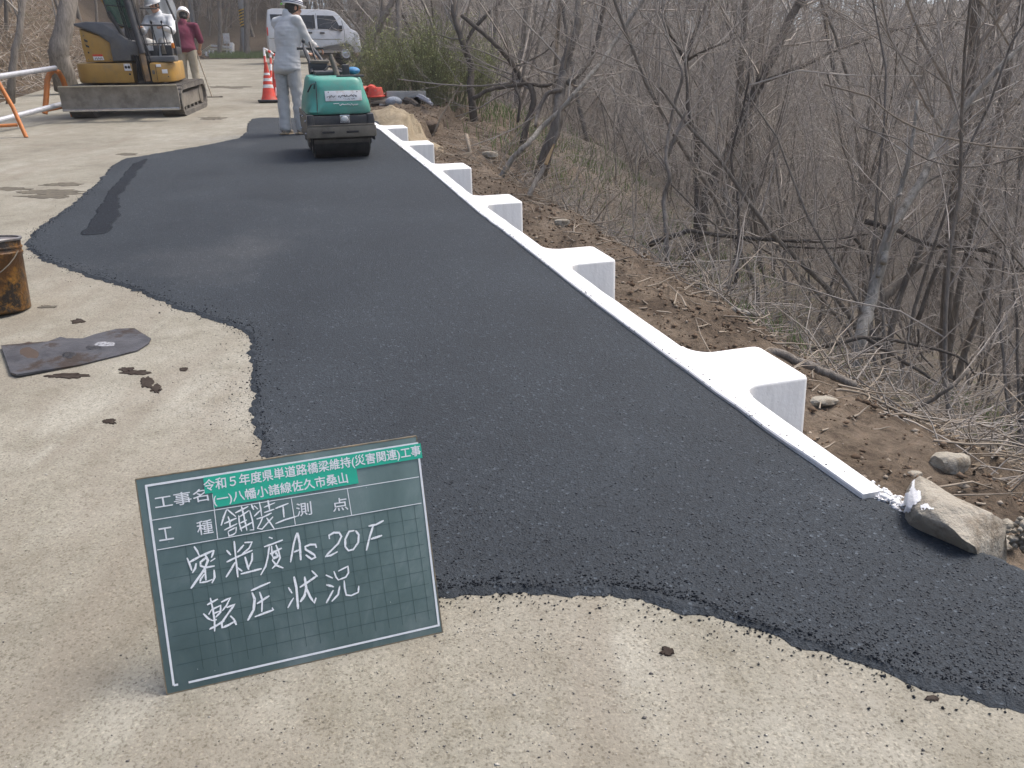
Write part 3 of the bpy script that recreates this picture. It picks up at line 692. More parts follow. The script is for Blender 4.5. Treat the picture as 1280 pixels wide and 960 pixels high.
text_part('title_lettering', '令和５年度県単道路橋梁維持(災害関連)工事', [Z3((262, 238)), Z3((1006, 112)), Z3((1000, 72)), Z3((258, 192))], .0017, mPrint, .00042)
text_part('title_lettering', '(一)八幡小諸線佐久市桑山', [Z3((296, 283)), Z3((756, 207)), Z3((748, 164)), Z3((290, 242))], .0016, mPrint, .00042)
text_part('heading_lettering', '工事名', [Z3((95, 292)), Z3((278, 262)), Z3((270, 219)), Z3((88, 249))], .0009, mPrint, .00022)
text_part('heading_lettering', '工', [Z3((108, 402)), Z3((158, 394)), Z3((150, 351)), Z3((102, 359))], .0009, mPrint, .00025)
text_part('heading_lettering', '種', [Z3((240, 382)), Z3((294, 373)), Z3((287, 326)), Z3((233, 335))], .0009, mPrint, .00022)
text_part('heading_lettering', '測', [Z3((580, 318)), Z3((632, 310)), Z3((627, 265)), Z3((575, 273))], .0009, mPrint, .00022)
text_part('heading_lettering', '点', [Z3((704, 301)), Z3((756, 293)), Z3((750, 250)), Z3((698, 258))], .0009, mPrint, .00022)
def chalk_set(name, org, scl, strokes, w_):
    g = MB()
    for i, s in enumerate(strokes): ribbon([B(org[0]+x/scl, org[1]+y/scl) for x, y in s], w_*(.85+.35*rng.random()), .0008+.00002*(i % 20), g, .35, True)
    return g.obj(name, mChalk, board, False)
SA = [[(130,95),(160,140),(180,185)],[(65,200),(90,260),(110,320)],[(90,240),(180,190),(315,130)],[(315,130),(290,200)],[(150,250),(140,300),(115,340)],[(250,190),(190,240),(190,275),(240,290),(320,275)],[(235,175),(258,225),(225,310),(160,400),(100,485)],[(325,205),(280,235)],[(230,290),(240,410)],[(225,350),(190,400),(185,430),(250,420),(300,400)],[(315,310),(320,380),(295,435)],
 [(500,45),(515,200),(535,380)],[(430,130),(470,175)],[(590,80),(530,150)],[(430,240),(510,200),(670,130)],[(510,240),(470,310),(425,380)],[(530,290),(575,325)],[(595,60),(665,55),(640,110),(560,180)],[(600,190),(620,260),(635,310)],[(668,155),(665,220),(635,290)],[(560,350),(660,325),(755,300)],
 [(820,10),(855,22)],[(775,100),(860,70),(950,35)],[(825,95),(810,200),(790,280),(745,360)],[(845,90),(850,170),(860,200)],[(885,80),(910,140),(925,200),(900,250),(850,300)],[(830,165),(940,110)],[(850,215),(910,190)],[(845,180),(870,140),(905,180),(860,200)],[(850,220),(890,270),(955,295)]]
SB = [[(280,570),(305,680),(320,780),(320,880)],[(250,635),(350,580)],[(215,715),(260,760),(300,780)],[(290,680),(265,725)],[(290,680),(375,640),(375,700),(330,750)],[(300,720),(370,690)],[(270,860),(330,830),(410,780)],[(300,780),(340,770)],[(380,610),(465,568),(430,640),(390,690)],[(430,660),(505,630),(440,720),(385,800),(390,845),(450,820),(510,785)],[(465,735),(500,770),(520,820)],
 [(655,505),(740,465),(835,425)],[(665,520),(690,580),(680,680),(625,780)],[(735,515),(760,590),(755,700)],[(710,625),(825,550)],[(690,745),(780,710),(865,680)],[(850,660),(865,685)]]
SC = [[(120,190),(90,290),(60,465)],[(125,190),(145,290),(155,445)],[(90,370),(150,345)],[(300,330),(290,300),(240,300),(195,320),(200,345),(280,395),(290,415),(255,435),(200,395)],[(420,250),(415,215),(460,190),(510,190),(530,225),(500,290),(440,350),(380,410),(430,400),(495,365)],[(650,170),(600,180),(565,250),(565,320),(595,355),(640,345),(685,280),(690,210),(660,170)],[(780,130),(850,115),(920,78)],[(825,120),(790,230),(760,355)],[(800,250),(905,215)]]
SD = [[(40,695),(75,750)],[(90,790),(65,830),(35,885)],[(92,595),(115,700),(130,895)],[(145,695),(230,640),(300,590)],[(255,540),(310,595)],[(190,595),(205,700),(190,770),(150,830)],[(200,690),(240,780),(280,840),(295,790)],[(385,580),(450,610)],[(390,670),(460,690)],[(455,720),(390,840)],[(460,545),(480,600),(505,630)],[(500,545),(590,500),(595,560),(570,600),(505,625)],[(515,680),(500,760),(440,825)],[(555,630),(560,700),(575,765),(620,770),(685,740),(690,680)]]
SE = [[(155,195),(110,310),(75,430)],[(165,195),(230,250),(290,300)],[(120,400),(300,320)],[(175,295),(200,370),(205,450)],[(120,495),(310,400)],[(175,520),(190,580),(250,560),(290,530)],[(175,515),(295,450),(290,530)],[(280,245),(470,150)],[(370,150),(400,260),(450,500)],[(330,280),(340,400),(375,515)],[(330,310),(480,210)],[(490,210),(530,350),(550,490),(490,495)],[(340,400),(450,345)],[(345,480),(530,380)],[(515,125),(550,200)],[(555,140),(610,190)],[(555,295),(640,210)],[(630,85),(650,180),(665,290)],[(695,165),(860,95)],[(755,60),(780,200)],[(700,240),(850,190)],[(590,335),(700,300),(810,245)],[(680,310),(640,400),(600,470)],[(600,470),(670,480),(830,300)],[(735,315),(790,390),(850,480)],[(865,180),(1055,105)],[(975,150),(990,310)],[(865,400),(1000,345),(1185,290)]]
chalk_set('chalk_writing', (225, 670), 7.386, SA, .0042); chalk_set('chalk_writing', (225, 670), 7.386, SB, .0042)
chalk_set('chalk_writing', (355, 640), 7.386, SC, .0042); chalk_set('chalk_writing', (355, 640), 7.386, SD, .0042)
chalk_set('chalk_writing', (270, 620), 11.636, SE, .0032)
# ================================================================ PAIL, PLATE, ROCKS
pl_c = G(-2, 389); pail = thing('tar_pail', 'rusty brown tar-coated metal pail standing open at the left edge of the concrete', 'pail', pl_c)
MB().lathe([(.0, .004), (.136, .004), (.143, .012), (.148, .27), (.152, .275), (.1525, .283), (.149, .288), (.15, .345), (.1455, .345), (.1445, .29), (.138, .03), (0, .03)], 40).obj('pail_body', mPail, pail)
MB().lathe([(.150, .338), (.156, .34), (.158, .347), (.155, .353), (.147, .352), (.146, .345)], 40).obj('rim', M('scuffed_rim', (.3, .3, .31), (.12, .1, .09), 12, .4, metal=.5), pail)
MB().lathe([(0, .06), (.138, .062), (.139, .055), (0, .05)], 32).obj('tar_filling', mTar, pail)
MB().lathe([(.1495, .30), (.154, .303), (.154, .309), (.1497, .312)], 40).obj('hoop', mPail, pail)
mb = MB(); mb.tube([(-.1*math.cos(a)*1.56, -.152*math.sin(a)-.005, .29-.13*math.sin(a)) for a in np.linspace(0, math.pi, 15)], .0025, 6); mb.obj('bail_handle', mOlive, pail)
tc = G(98, 442); tp = thing('steel_plate', 'grey tar-stained steel plate with clipped corners lying flat on the concrete beside the pail', 'steel plate', tc)
pp = [Vector(G(*p)[:2]) for p in ((2, 436), (60, 429), (76, 423), (84, 425), (104, 425), (118, 420), (146, 413), (168, 412), (189, 425), (186, 431), (172, 440), (100, 458), (22, 473), (14, 470))]
V = []; 
for h in (0, 1):
    for i, p in enumerate(pp):
        lift = .012 if i in (0, 13, 12) else .004
        V.append((p.x-tc.x, p.y-tc.y, Zr(p.x, p.y)-tc.z+(lift+.004 if h else lift*.6)))
n = len(pp); F = [tuple(n+t for t in tri) for tri in tessellate_polygon([[Vector(v) for v in V[n:]]])]+[tuple(tri) for tri in tessellate_polygon([[Vector(v) for v in V[:n]]])]+[(i, (i+1) % n, n+(i+1) % n, n+i) for i in range(n)]
MB().add(V, F).obj('plate', mPlate, tp, False)
V = []; pc = []; 
def local_blob(name, px, py, w_, h_, mat, seed, hh):
    pts = []; 
    for i in range(18):
        a = 2*math.pi*i/18; r = 1+.4*noise.noise(Vector((math.cos(a)*1.5, math.sin(a)*1.5, seed))); q = G(px+math.cos(a)*w_*r, py+math.sin(a)*h_*r); pts.append((q.x-tc.x, q.y-tc.y, q.z-tc.z+hh))
    c = (sum(p[0] for p in pts)/18, sum(p[1] for p in pts)/18, sum(p[2] for p in pts)/18+.003)
    MB().add(pts+[c], [(i, (i+1) % 18, 18) for i in range(18)]).obj(name, mat, tp)
local_blob('tar_blob', 85, 446, 9, 5, mTar, 4, .0105); local_blob('tar_blob', 115, 437, 10, 3, mTar, 9, .0105); local_blob('rust_stain', 33, 444, 17, 11, M('rust_brown', (.07, .045, .03), (.045, .03, .02), 20, .7), 3, .0125)
local_blob('tar_blob', 130, 433, 14, 3.4, M('pale_ash', (.3, .31, .33), (.14, .14, .15), 90, .9, lo=.45, hi=.55), 7, .0102)

def boulder(name, label, px, py, size, h=.3, seed=0, mat=None, cat='rock', rot=0, sub=3, group=None, sink=.25, onroad=False, freq=1.1, amp=.35):
    p = G(px, py) if onroad else hit(px, py)
    bm = bmesh.new(); bmesh.ops.create_icosphere(bm, subdivisions=sub, radius=1)
    for v in bm.verts:
        q = v.co*freq+Vector((seed*3.1, seed, 0)); k = 1+amp*noise.noise(q)+amp*.4*noise.noise(q*3)
        v.co = Vector((v.co.x*size[0]*k, v.co.y*size[1]*k, v.co.z*size[2]*k))
        for ax in ((.8, .3, .5), (-.5, .7, .5), (.1, -.8, .6), (0, 0, 1)):
            a_ = Vector(ax).normalized(); lim = .78*(abs(a_.x)*size[0]+abs(a_.y)*size[1]+abs(a_.z)*size[2])*.8
            d = v.co.dot(a_)-lim
            if d > 0: v.co -= a_*d*.85
    me = bpy.data.meshes.new(name); bm.to_mesh(me); bm.free(); o = add_mesh(name, me, mat or mStone, None, True, 32)
    o.matrix_world = Matrix.Translation(p+Vector((0, 0, size[2]*(1-2*sink)))) @ Matrix.Rotation(rot, 4, 'Z')
    return tag(o, label, cat, group)
# the painted slab of rock at the end of the kerb, built from its outline and real height
rk = thing('rock_slab', 'long tan rock slab splashed with white paint at the near end of the white kerb', 'rock', G(1180, 660))
top = [(1131, 617, .08), (1138, 606, .12), (1150, 597, .15), (1166, 601, .155), (1190, 614, .155), (1222, 634, .145), (1245, 640, .13), (1262, 655, .06), (1258, 668, .04), (1240, 672, .045), (1220, 686, .05), (1205, 676, .085), (1188, 659, .115), (1172, 643, .135), (1160, 636, .14), (1146, 638, .12), (1134, 632, .09)]
bot = {16: (1134, 640), 15: (1144, 645), 14: (1152, 655), 13: (1161, 666), 12: (1180, 672), 11: (1198, 682), 10: (1219, 692), 0: (1130, 628)}
top = [(a, b, c*.62) for a, b, c in top]; tv = [G(*p) for p in top]; cen = sum(tv, Vector())/len(tv)
V = [p-rk.location for p in tv]
for i, p in enumerate(tv):
    q = G(*bot[i]) if i in bot else cen.lerp(p, 1.02)
    V.append(Vector((q.x, q.y, Zr(q.x, q.y)-(.02 if i in bot else .15)))-rk.location)
V.append(cen+Vector((0, 0, .02))-rk.location)
me = bpy.data.meshes.new('slab'); bm = bmesh.new()
for v in V: bm.verts.new(v)
r_ = bmesh.ops.convex_hull(bm, input=bm.verts[:]); bmesh.ops.delete(bm, geom=[g_ for g_ in r_['geom_interior'] if isinstance(g_, bmesh.types.BMVert)], context='VERTS')
bmesh.ops.triangulate(bm, faces=bm.faces[:])
bmesh.ops.subdivide_edges(bm, edges=bm.edges[:], cuts=6, use_grid_fill=True)
for v in bm.verts: v.co += Vector((noise.noise(v.co*7), noise.noise(v.co*7+Vector((9, 0, 0))), noise.noise(v.co*9+Vector((0, 9, 0)))*1.1))*.016+Vector((0, 0, .005*noise.noise(v.co*32)))
bm.to_mesh(me); bm.free(); add_mesh('slab', me, mStone, rk, True, 42)
splash_pts = []
dg = bpy.context.evaluated_depsgraph_get(); slab_o = rk.children[0]; bpy.context.view_layer.update()
def paint_splash(pxs, name, mat, parent, target):
    """paint lying on a surface: a thin skin lifted 2 mm from it"""
    imw = target.matrix_world.inverted(); V = []; n = 0
    po = [Vector(p) for p in pxs]; xs = [p.x for p in po]; ys = [p.y for p in po]; cells = []
    idx = {}; F = []
    x = min(xs)
    step = .9
    nx = int((max(xs)-min(xs))/step)+1; ny = int((max(ys)-min(ys))/step)+1
    def pt(i, j):
        if (i, j) in idx: return idx[(i, j)]
        a, b = min(xs)+i*step, min(ys)+j*step; o = imw @ CAM; d = (imw.to_3x3() @ ray(a, b)).normalized()
        ok, loc, nrm, _ = target.ray_cast(o, d)
        if not ok: idx[(i, j)] = None; return None
        V.append(loc+nrm*.002); idx[(i, j)] = len(V)-1; return len(V)-1
    for i in range(nx):
        for j in range(ny):
            a, b = min(xs)+(i+.5)*step, min(ys)+(j+.5)*step
            jx = a+2.6*noise.noise(Vector((a*.25, b*.25, 1))); jy = b+2.6*noise.noise(Vector((a*.25, b*.25, 7)))
            if inside(po, jx, jy):
                q = [pt(i, j), pt(i+1, j), pt(i+1, j+1), pt(i, j+1)]
                if None not in q and max((V[q[0]]-V[k]).length for k in q[1:]) < .03: F.append(tuple(q))
    if F: MB().add(V, F).obj(name, mat, parent)
paint_splash([(1141, 598), (1144, 600), (1143, 610), (1150, 614), (1151, 626), (1142, 632), (1136, 642), (1130, 640), (1133, 632), (1124, 628), (1127, 620), (1136, 616), (1140, 608)], 'paint_splash', mPaintW, rk, slab_o)
paint_splash([(1150, 632), (1160, 630), (1168, 638), (1160, 636), (1152, 637)], 'paint_splash', mPaintW, rk, slab_o)
boulder('boulder', 'tan boulder in the hollow behind the painted rock slab', 1187, 584, (.075, .055, .055), seed=3, sink=.3)
boulder('boulder', 'flat half-buried stone in the dirt just right of the nearest post block', 1028, 503, (.075, .05, .02), seed=5)
boulder('boulder', 'small tan stone in the dirt above the painted rock slab', 1143, 596, (.03, .025, .02), seed=6, sub=2)
boulder('boulder', 'broken angular stone lying at the right end of the painted rock slab', 1250, 683, (.06, .05, .03), seed=8, sub=2)
boulder('boulder', 'pale flat stone touching the asphalt below the right end of the rock slab', 1232, 700, (.06, .03, .02), seed=9, sub=2, sink=.1)
boulder('boulder', 'stone stuck in the crest of the dirt bank behind the fourth post block', 702, 282, (.08, .06, .05), seed=11, sub=2)
boulder('boulder', 'stone lying on the slope by the uprooted roots', 612, 196, (.13, .09, .07), seed=12, sub=2)
boulder('dirt_clod', 'dark clod of earth on the dirt at the foot of the sand pile', 537, 162, (.17, .13, .12), seed=13, mat=M('clod', (.1, .07, .05), (.15, .11, .08), 5, .95, bd=.03, bscale=20), cat='clod')
pc = []; sz = []
for i in range(2600):
    s = abs(rng.gauss(.3, 1.6))+.06; t = rng.uniform(-1, 16); x, y = xy(s, t); pc.append((x, y, terr(x, y)+.004)); sz.append(rng.choice([.006, .01, .014, .03])*rng.uniform(.7, 1.5))
V, F = rocks(pc, sz, 9); tag(np_obj('loose_stones', V, F, M('slope_stone', (.2, .16, .115), (.34, .29, .23), 12, .9, world=True)), kind='stuff')
pc = []; sz = []
for i in range(9000):
    s = abs(rng.gauss(.3, 1.3))+.06; t = rng.uniform(-1, 16); x, y = xy(s, t); pc.append((x, y, terr(x, y)+.008)); sz.append(rng.choice([.008, .012, .018, .03])*rng.uniform(.7, 1.5))
rb = []; rs = []
for i in range(260):
    q_ = G(rng.uniform(1195, 1300), rng.uniform(660, 722)); 
    if st(q_.x, q_.y)[0] < .02+.0*i: continue
    rb.append((q_.x, q_.y, Zr(q_.x, q_.y)+rng.uniform(-.02, .035))); rs.append(rng.choice([.015, .025, .04, .06])*rng.uniform(.8, 1.3))
V, F = rocks(rb, rs, 23, .7); tag(np_obj('broken_rock_rubble', V, F, mStone, smooth=False), kind='stuff')
V, F = rocks(pc, sz, 19, .7); tag(np_obj('earth_clods', V, F, M('earth_crumb', (.085, .058, .04), (.19, .14, .1), 9, .97, world=True, spec=.05)), kind='stuff')
# ================================================================ PEOPLE
def remeshed(mb, name, vox, mat, parent, smooth_it=3, fold=0.0, seed=0):
    me = mb.mesh(name+'_raw'); o = bpy.data.objects.new(name, me); COL.objects.link(o)
    r = o.modifiers.new('r', 'REMESH'); r.mode = 'VOXEL'; r.voxel_size = vox
    if smooth_it: s = o.modifiers.new('s', 'SMOOTH'); s.iterations = smooth_it; s.factor = .5
    m2 = bpy.data.meshes.new_from_object(o.evaluated_get(bpy.context.evaluated_depsgraph_get())); bpy.data.objects.remove(o); bpy.data.meshes.remove(me)
    if fold:
        n = len(m2.vertices); 
        for v in m2.vertices:
            c = v.co; v.co = c+v.normal*fold*(noise.noise(Vector((c.x*7, c.y*7, c.z*3.2+seed)))+.8*noise.noise(Vector((c.x*12+c.z*9, c.y*12, c.z*14+seed))))
    m2.materials.clear(); m2.name = name; return add_mesh(name, m2, mat, parent, True, 180)
def capsule(mb, a, b, ra, rb, k=14):
    a = Vector(a); b = Vector(b); mb.tube([a.lerp(b, t) for t in (0, .33, .66, 1)], [ra+(rb-ra)*t for t in (0, .33, .66, 1)], k)
    mb.ell(a, (ra, ra, ra), None, k, 8); mb.ell(b, (rb, rb, rb), None, k, 8)
def arm_chain(mb, sh, el, wr, r0=.058, r1=.047, r2=.034):
    capsule(mb, sh, el, r0, r1); capsule(mb, el, wr, r1, r2)
def hand(mb, wr, d, side, up=(0, 0, 1), curl=.5, s=1.0):
    d = Vector(d).normalized(); u = Vector(up); u = (u-d*u.dot(d)).normalized(); sd = d.cross(u)*side
    pc_ = Vector(wr)+d*.055*s; q = Matrix((sd, d, u)).transposed(); mb.ell(pc_, (.042*s, .055*s, .019*s), q, 12, 8); mb.ell(Vector(wr)+d*.005, (.027*s, .03*s, .022*s), q, 10, 6)
    for i, L in enumerate((.078, .086, .08, .062)):
        a = pc_+d*.035*s+sd*(-.03+.02*i)*s; c1 = curl*(.8+.1*i); p1 = a+(d*math.cos(c1*.7)-u*math.sin(c1*.7))*L*.45*s; p2 = p1+(d*math.cos(c1*1.7)-u*math.sin(c1*1.7))*L*.33*s; p3 = p2+(d*math.cos(c1*2.6)-u*math.sin(c1*2.6))*L*.25*s
        mb.tube([a, p1, p2, p3], [.0095*s, .009*s, .008*s, .0065*s], 8)
    a = Vector(wr)+d*.03*s-sd*.03*s; p1 = a+(-sd*.7+d*.6-u*.2).normalized()*.035*s; p2 = p1+(-sd*.2+d*.8-u*.5).normalized()*.03*s; mb.tube([a, p1, p2], [.012*s, .0105*s, .008*s], 8)
def head(mb, c, fwd, s=1.0):
    """c = centre of the head, fwd = unit facing vector"""
    f = Vector(fwd).normalized(); up = Vector((0, 0, 1)); up = (up-f*up.dot(f)).normalized(); r = f.cross(up); q = Matrix((r, f, up)).transposed(); c = Vector(c)
    def L(x, y, z): return c+q @ Vector((x, y, z))*s
    mb.ell(L(0, -.01, .02), (.076*s, .094*s, .1*s), q, 20, 14); mb.ell(L(0, .03, -.05), (.058*s, .062*s, .062*s), q, 16, 10)      # skull, jaw
    mb.ell(L(0, .098, -.012), (.014*s, .02*s, .026*s), q, 10, 8); mb.ell(L(0, .088, .03), (.05*s, .012*s, .012*s), q, 10, 6)      # nose, brow
    mb.ell(L(0, .088, -.052), (.026*s, .011*s, .011*s), q, 10, 6); mb.ell(L(0, .08, -.092), (.024*s, .02*s, .018*s), q, 10, 6)    # mouth, chin
    for k in (-1, 1): mb.ell(L(k*.078, -.005, -.005), (.01*s, .02*s, .03*s), q, 8, 6)                                             # ears
    return L, q
def person(label, cat_loc, rot, J, look, jacket, trousers, sleeve=1.0, group=None, fold=.006, hem=.0, tall=1.0, helmet=mWhite, band=None, glove=None):
    t = thing('person', label, 'person', cat_loc, rot); V3 = Vector
    body = MB(); hc = V3(J['head']); L, q = head(body, hc, look)
    nk = V3(J['neck']); capsule(body, nk, hc+(nk-hc)*.45, .062, .056); pel = V3(J['pelvis']); ch = V3(J['chest'])
    capsule(body, pel, ch, .09, .09)
    for k in 'lr':
        arm_chain(body, J['sh'+k], J['el'+k], J['wr'+k], .045, .038, .026); hand(body, J['wr'+k], J['hd'+k], -1 if k == 'l' else 1, J.get('hu'+k, (0, 0, 1)), J.get('cu'+k, .6))
        capsule(body, J['hip'+k], J['kn'+k], .07, .05); capsule(body, J['kn'+k], J['an'+k], .05, .035)
        capsule(body, V3(J['sh'+k]).lerp(nk, .3)-V3((0, 0, .05)), J['sh'+k], .045, .04)
    remeshed(body, 'body', .0085, mSkin, t, 2)
    jk = MB(); q3 = Matrix.Identity(3); dirn = (V3(J['shr'])-V3(J['shl'])); yaw = math.atan2(dirn.y, dirn.x); rz = Matrix.Rotation(yaw, 3, 'Z')
    low = pel.lerp(ch, -.05)-Vector((0, 0, hem)); N = 15
    for i in range(N):
        f = i/(N-1); c = low.lerp(nk-V3((0, 0, .09)), f); wv = float(np.interp(f*6, range(7), [.19, .182, .172, .178, .192, .2, .165])); dv = float(np.interp(f*6, range(7), [.15, .142, .13, .132, .138, .132, .1]))
        jk.ell(c, (wv*tall, dv*tall, .085), rz, 20, 10)
    for k in 'lr':
        sh, el, wr = V3(J['sh'+k]), V3(J['el'+k]), V3(J['wr'+k]); capsule(jk, sh.lerp(nk, .45)-V3((0, 0, .02)), sh, .07, .075)
        if sleeve >= 1: capsule(jk, sh, el, .078, .064); capsule(jk, el, el.lerp(wr, .93), .064, .05)
        else: capsule(jk, sh, sh.lerp(el, sleeve), .076, .068)
    capsule(jk, nk-V3((0, 0, .06)), nk+V3((0, 0, .015)), .085, .073)
    remeshed(jk, 'jacket' if sleeve >= 1 else 'shirt', .012, jacket, t, 3, fold, 1)
    tr = MB()
    tr.ell(pel, (.168*tall, .125*tall, .12), rz, 20, 10)
    for k in 'lr':
        hp, kn, an = V3(J['hip'+k]), V3(J['kn'+k]), V3(J['an'+k]); capsule(tr, hp, kn, .1*tall, .078*tall); capsule(tr, kn, an+V3((0, 0, .01)), .078*tall, .075*tall)
    remeshed(tr, 'trousers', .012, trousers, t, 3, fold*1.3, 4)
    for k in 'lr':
        an = V3(J['an'+k]); toe = V3(J['toe'+k]); d = (toe-an); d.z = 0; d.normalize(); m3 = Matrix((Vector((d.y, -d.x, 0)), d, V3((0, 0, 1)))).transposed(); s_ = MB(); base = an-V3((0, 0, .075))
        s_.ell(base+d*.05+V3((0, 0, .045)), (.045, .135, .042), m3, 14, 8); s_.ell(base+V3((0, 0, .07)), (.045, .06, .055), m3, 12, 8); so_ = remeshed(s_, 'shoe', .01, mShoe, t, 2)
        sl_ = MB(); sl_.box(base+d*.05+V3((0, 0, .012)), (.088, .27, .024), m3, .011); sl_.obj('sole', mSole, so_)
    hr = MB(); hr.ell(L(0, -.018, .015), (.082, .096, .095), q, 18, 12); hr.ell(L(0, -.05, -.045), (.062, .05, .05), q, 14, 8); h_ = hr.obj('hair', mHair, t)
    if helmet:
        hm = MB(); prof = [(.122, 0), (.128, .0), (.126, .02), (.118, .06), (.1, .098), (.065, .122), (.0, .132)]
        mm3 = q @ Matrix.Diagonal((.93, 1.12, 1)); hm.lathe(prof, 28, mm3, L(0, -.012, .04)); hm.ell(L(0, .13, .045), (.07, .05, .009), q, 14, 6); ho = hm.obj('helmet', helmet, t)
        if band:
            for (z0, rr) in ((.012, .1292), (.034, .126)):
                bb = MB(); bb.lathe([(rr-.002, z0), (rr, z0+.001), (rr-.0025, z0+.011), (rr-.006, z0+.012)], 28, mm3, L(0, -.012, .04)); bb.obj('helmet_band', band, ho)
            bb = MB(); bb.box(L(-.03, -.15, .03), (.05, .006, .022), q, .002); bb.obj('helmet_sticker', mNeon, ho)
    ey = MB()
    for k in (-1, 1): MB().ell(L(k*.031, .083, .012), (.012, .009, .007), q, 8, 6).obj('eye', mHair, t)
    return t
# the man walking behind the hand roller, seen from behind
wl = G(367, 169)
J = dict(pelvis=(.0, .0, .95), chest=(.03, .02, 1.27), neck=(.06, .03, 1.49), head=(.12, .085, 1.575),
  shl=(-.12, .05, 1.41), ell=(-.13, .2, 1.17), wrl=(.05, .42, 1.06), hdl=(.8, .4, -.1), shr=(.215, -.01, 1.41), elr=(.27, .12, 1.17), wrr=(.22, .36, 1.14), hdr=(.7, .5, -.35),
  hipl=(-.095, 0, .9), knl=(-.1, .0, .5), anl=(-.1, -.03, .085), toel=(-.11, .2, 0), hipr=(.09, 0, .9), knr=(.1, .03, .5), anr=(.11, .05, .085), toer=(.2, .26, 0), hul=(0, 0, 1), hur=(0, 0, 1), cul=.7, cur=.8)
person('man in pale grey workwear and white striped helmet walking beside the green roller', wl, R_(-20), J, (.5, .85, -.12), mJack, mTrou, band=mNavy, tall=1.05, hem=.1, fold=.009).scale = (.955,)*3
wk = G(240, 112)
wk2 = P(239, 112, dep_of(G(240, 112))-2.6); wk2.z = Zr(wk2.x, wk2.y)
J = dict(pelvis=(0, 0, .93), chest=(-.02, .07, 1.22), neck=(-.03, .13, 1.41), head=(-.02, .2, 1.53),
  shl=(-.2, .1, 1.34), ell=(-.24, .22, 1.1), wrl=(-.12, .4, .98), hdl=(.3, .8, -.4), shr=(.19, .1, 1.34), elr=(.26, .14, 1.08), wrr=(.16, .38, .95), hdr=(-.2, .8, -.4),
  hipl=(-.09, 0, .9), knl=(-.11, .02, .49), anl=(-.12, -.02, .085), toel=(-.14, .2, 0), hipr=(.09, 0, .9), knr=(.11, .04, .49), anr=(.13, .04, .085), toer=(.17, .26, 0), cul=1.0, cur=1.0)
person('man in maroon shirt and khaki trousers with white helmet behind the excavator', wk2, R_(6), J, (-.1, .85, -.5), mMaroon, mKhaki, sleeve=.95, helmet=mWhite)
rk_ = thing('asphalt_rake', 'long-handled rake held by the man in the maroon shirt', 'rake', wk2+Vector((.12, .42, 0)))
MB().tube([(-.1, -.02, 1.05), (.13, .0, .06)], .014, 8).obj('handle', mPlank, rk_); MB().box((.14, .0, .04), (.42, .03, .07), rot3('X', 20), .005).obj('rake_head', mOlive, rk_)

# ================================================================ HAND ROLLER
yaw = math.atan2(.291, .957)
rl = G(430, 199.5); roller = thing('hand_roller', 'green and black walk-behind double drum roller on the fresh asphalt', 'road roller', rl, slope_rot(yaw))
roller.scale = (.96,)*3
rad = .2; L_ = .36
for i, y in enumerate((rad, rad+.62)):
    d = MB(); d.lathe([(0, -.31), (rad-.05, -.31), (rad-.045, -.295), (rad-.006, -.295), (rad, -.289), (rad, .289), (rad-.006, .295), (rad-.045, .295), (rad-.05, .31), (0, .31)], 40, rot3('Y', 90), (0, y, rad)); dr = d.obj('drum', mDrum, roller)
    MB().lathe([(0, -.335), (.07, -.335), (.08, -.3), (.08, .3), (.07, .335), (0, .335)], 20, rot3('Y', 90), (0, y, rad)).obj('hub', mBlack, dr)
for sx in (-1, 1):
    MB().prism([(-.03, .2), (1.05, .2), (1.08, .42), (1.02, .47), (.02, .47), (-.05, .42)], sx*.345-.012, sx*.345+.012, 'x', .004).obj('side_plate', mOlive if sx < 0 else mBlack, roller)
bp = MB().box((0, -.06, .30), (.73, .035, .115), None, .01); bp.obj('bumper', mOlive, roller)
MB().box((-.145, -.0785, .297), (.13, .004, .022), None, .004).add([], []).obj('bumper_slot', mTar, roller); MB().box((.11, -.0785, .297), (.13, .004, .022), None, .004).obj('bumper_slot', mTar, roller)
MB().box((0, -.05, .367), (.7, .05, .012), None, .004).obj('bumper_lip', mOlive, roller)
MB().box((0, .0, .41), (.64, .1, .1), None, .012).obj('front_frame', mBlack, roller)
MB().box((0, .5, .42), (.62, .95, .1), None, .012).obj('chassis', mBlack, roller)
for sx in (-1, 1): MB().box((sx*.315, -.03, .40), (.07, .07, .15), None, .015).obj('rubber_buffer', mBlack, roller)
lf = MB().box((.04, -.056, .428), (.105, .02, .082), None, .008).obj('headlight', mChrome, roller); MB().ell((.04, -.064, .428), (.04, .012, .03), None, 16, 8).obj('lens', mLamp, lf)
# green hood: lofted rings, wider and bulging at the bottom
hd = MB(); ringz = [(.475, .345, -.02, .9), (.50, .352, -.035, .92), (.60, .335, -.005, .9), (.72, .30, .035, .87), (.80, .285, .06, .85), (.835, .265, .10, .8), (.845, .2, .2, .7)]
base = 0; K = 40; V = []
for z, hw, y0, y1 in ringz:
    cy, hy = (y0+y1)/2, (y1-y0)/2
    for j in range(K):
        a = 2*math.pi*j/K; c, s_ = math.cos(a), math.sin(a); e = .32
        x = hw*math.copysign(abs(c)**e, c); yy = cy+hy*math.copysign(abs(s_)**e, s_)
        if c < 0 and .5 < z < .8 and s_ < 0: x += .05*math.sin((z-.5)/.3*math.pi)*min(1, -s_*1.2)   # hollow on the left front corner
        V.append((x, yy, z))
F = [(i*K+j, i*K+(j+1) % K, (i+1)*K+(j+1) % K, (i+1)*K+j) for i in range(len(ringz)-1) for j in range(K)]+[tuple(range((len(ringz)-1)*K, len(ringz)*K)), tuple(reversed(range(K)))]
hd.add(V, F); hood = hd.obj('hood', mGreen, roller, ang=50)
seam = MB(); seam.tube([(-.235, -.025, .49), (-.225, .0, .64), (-.215, .05, .80)], .005, 6); seam.obj('hood_seam', mBlack, hood)
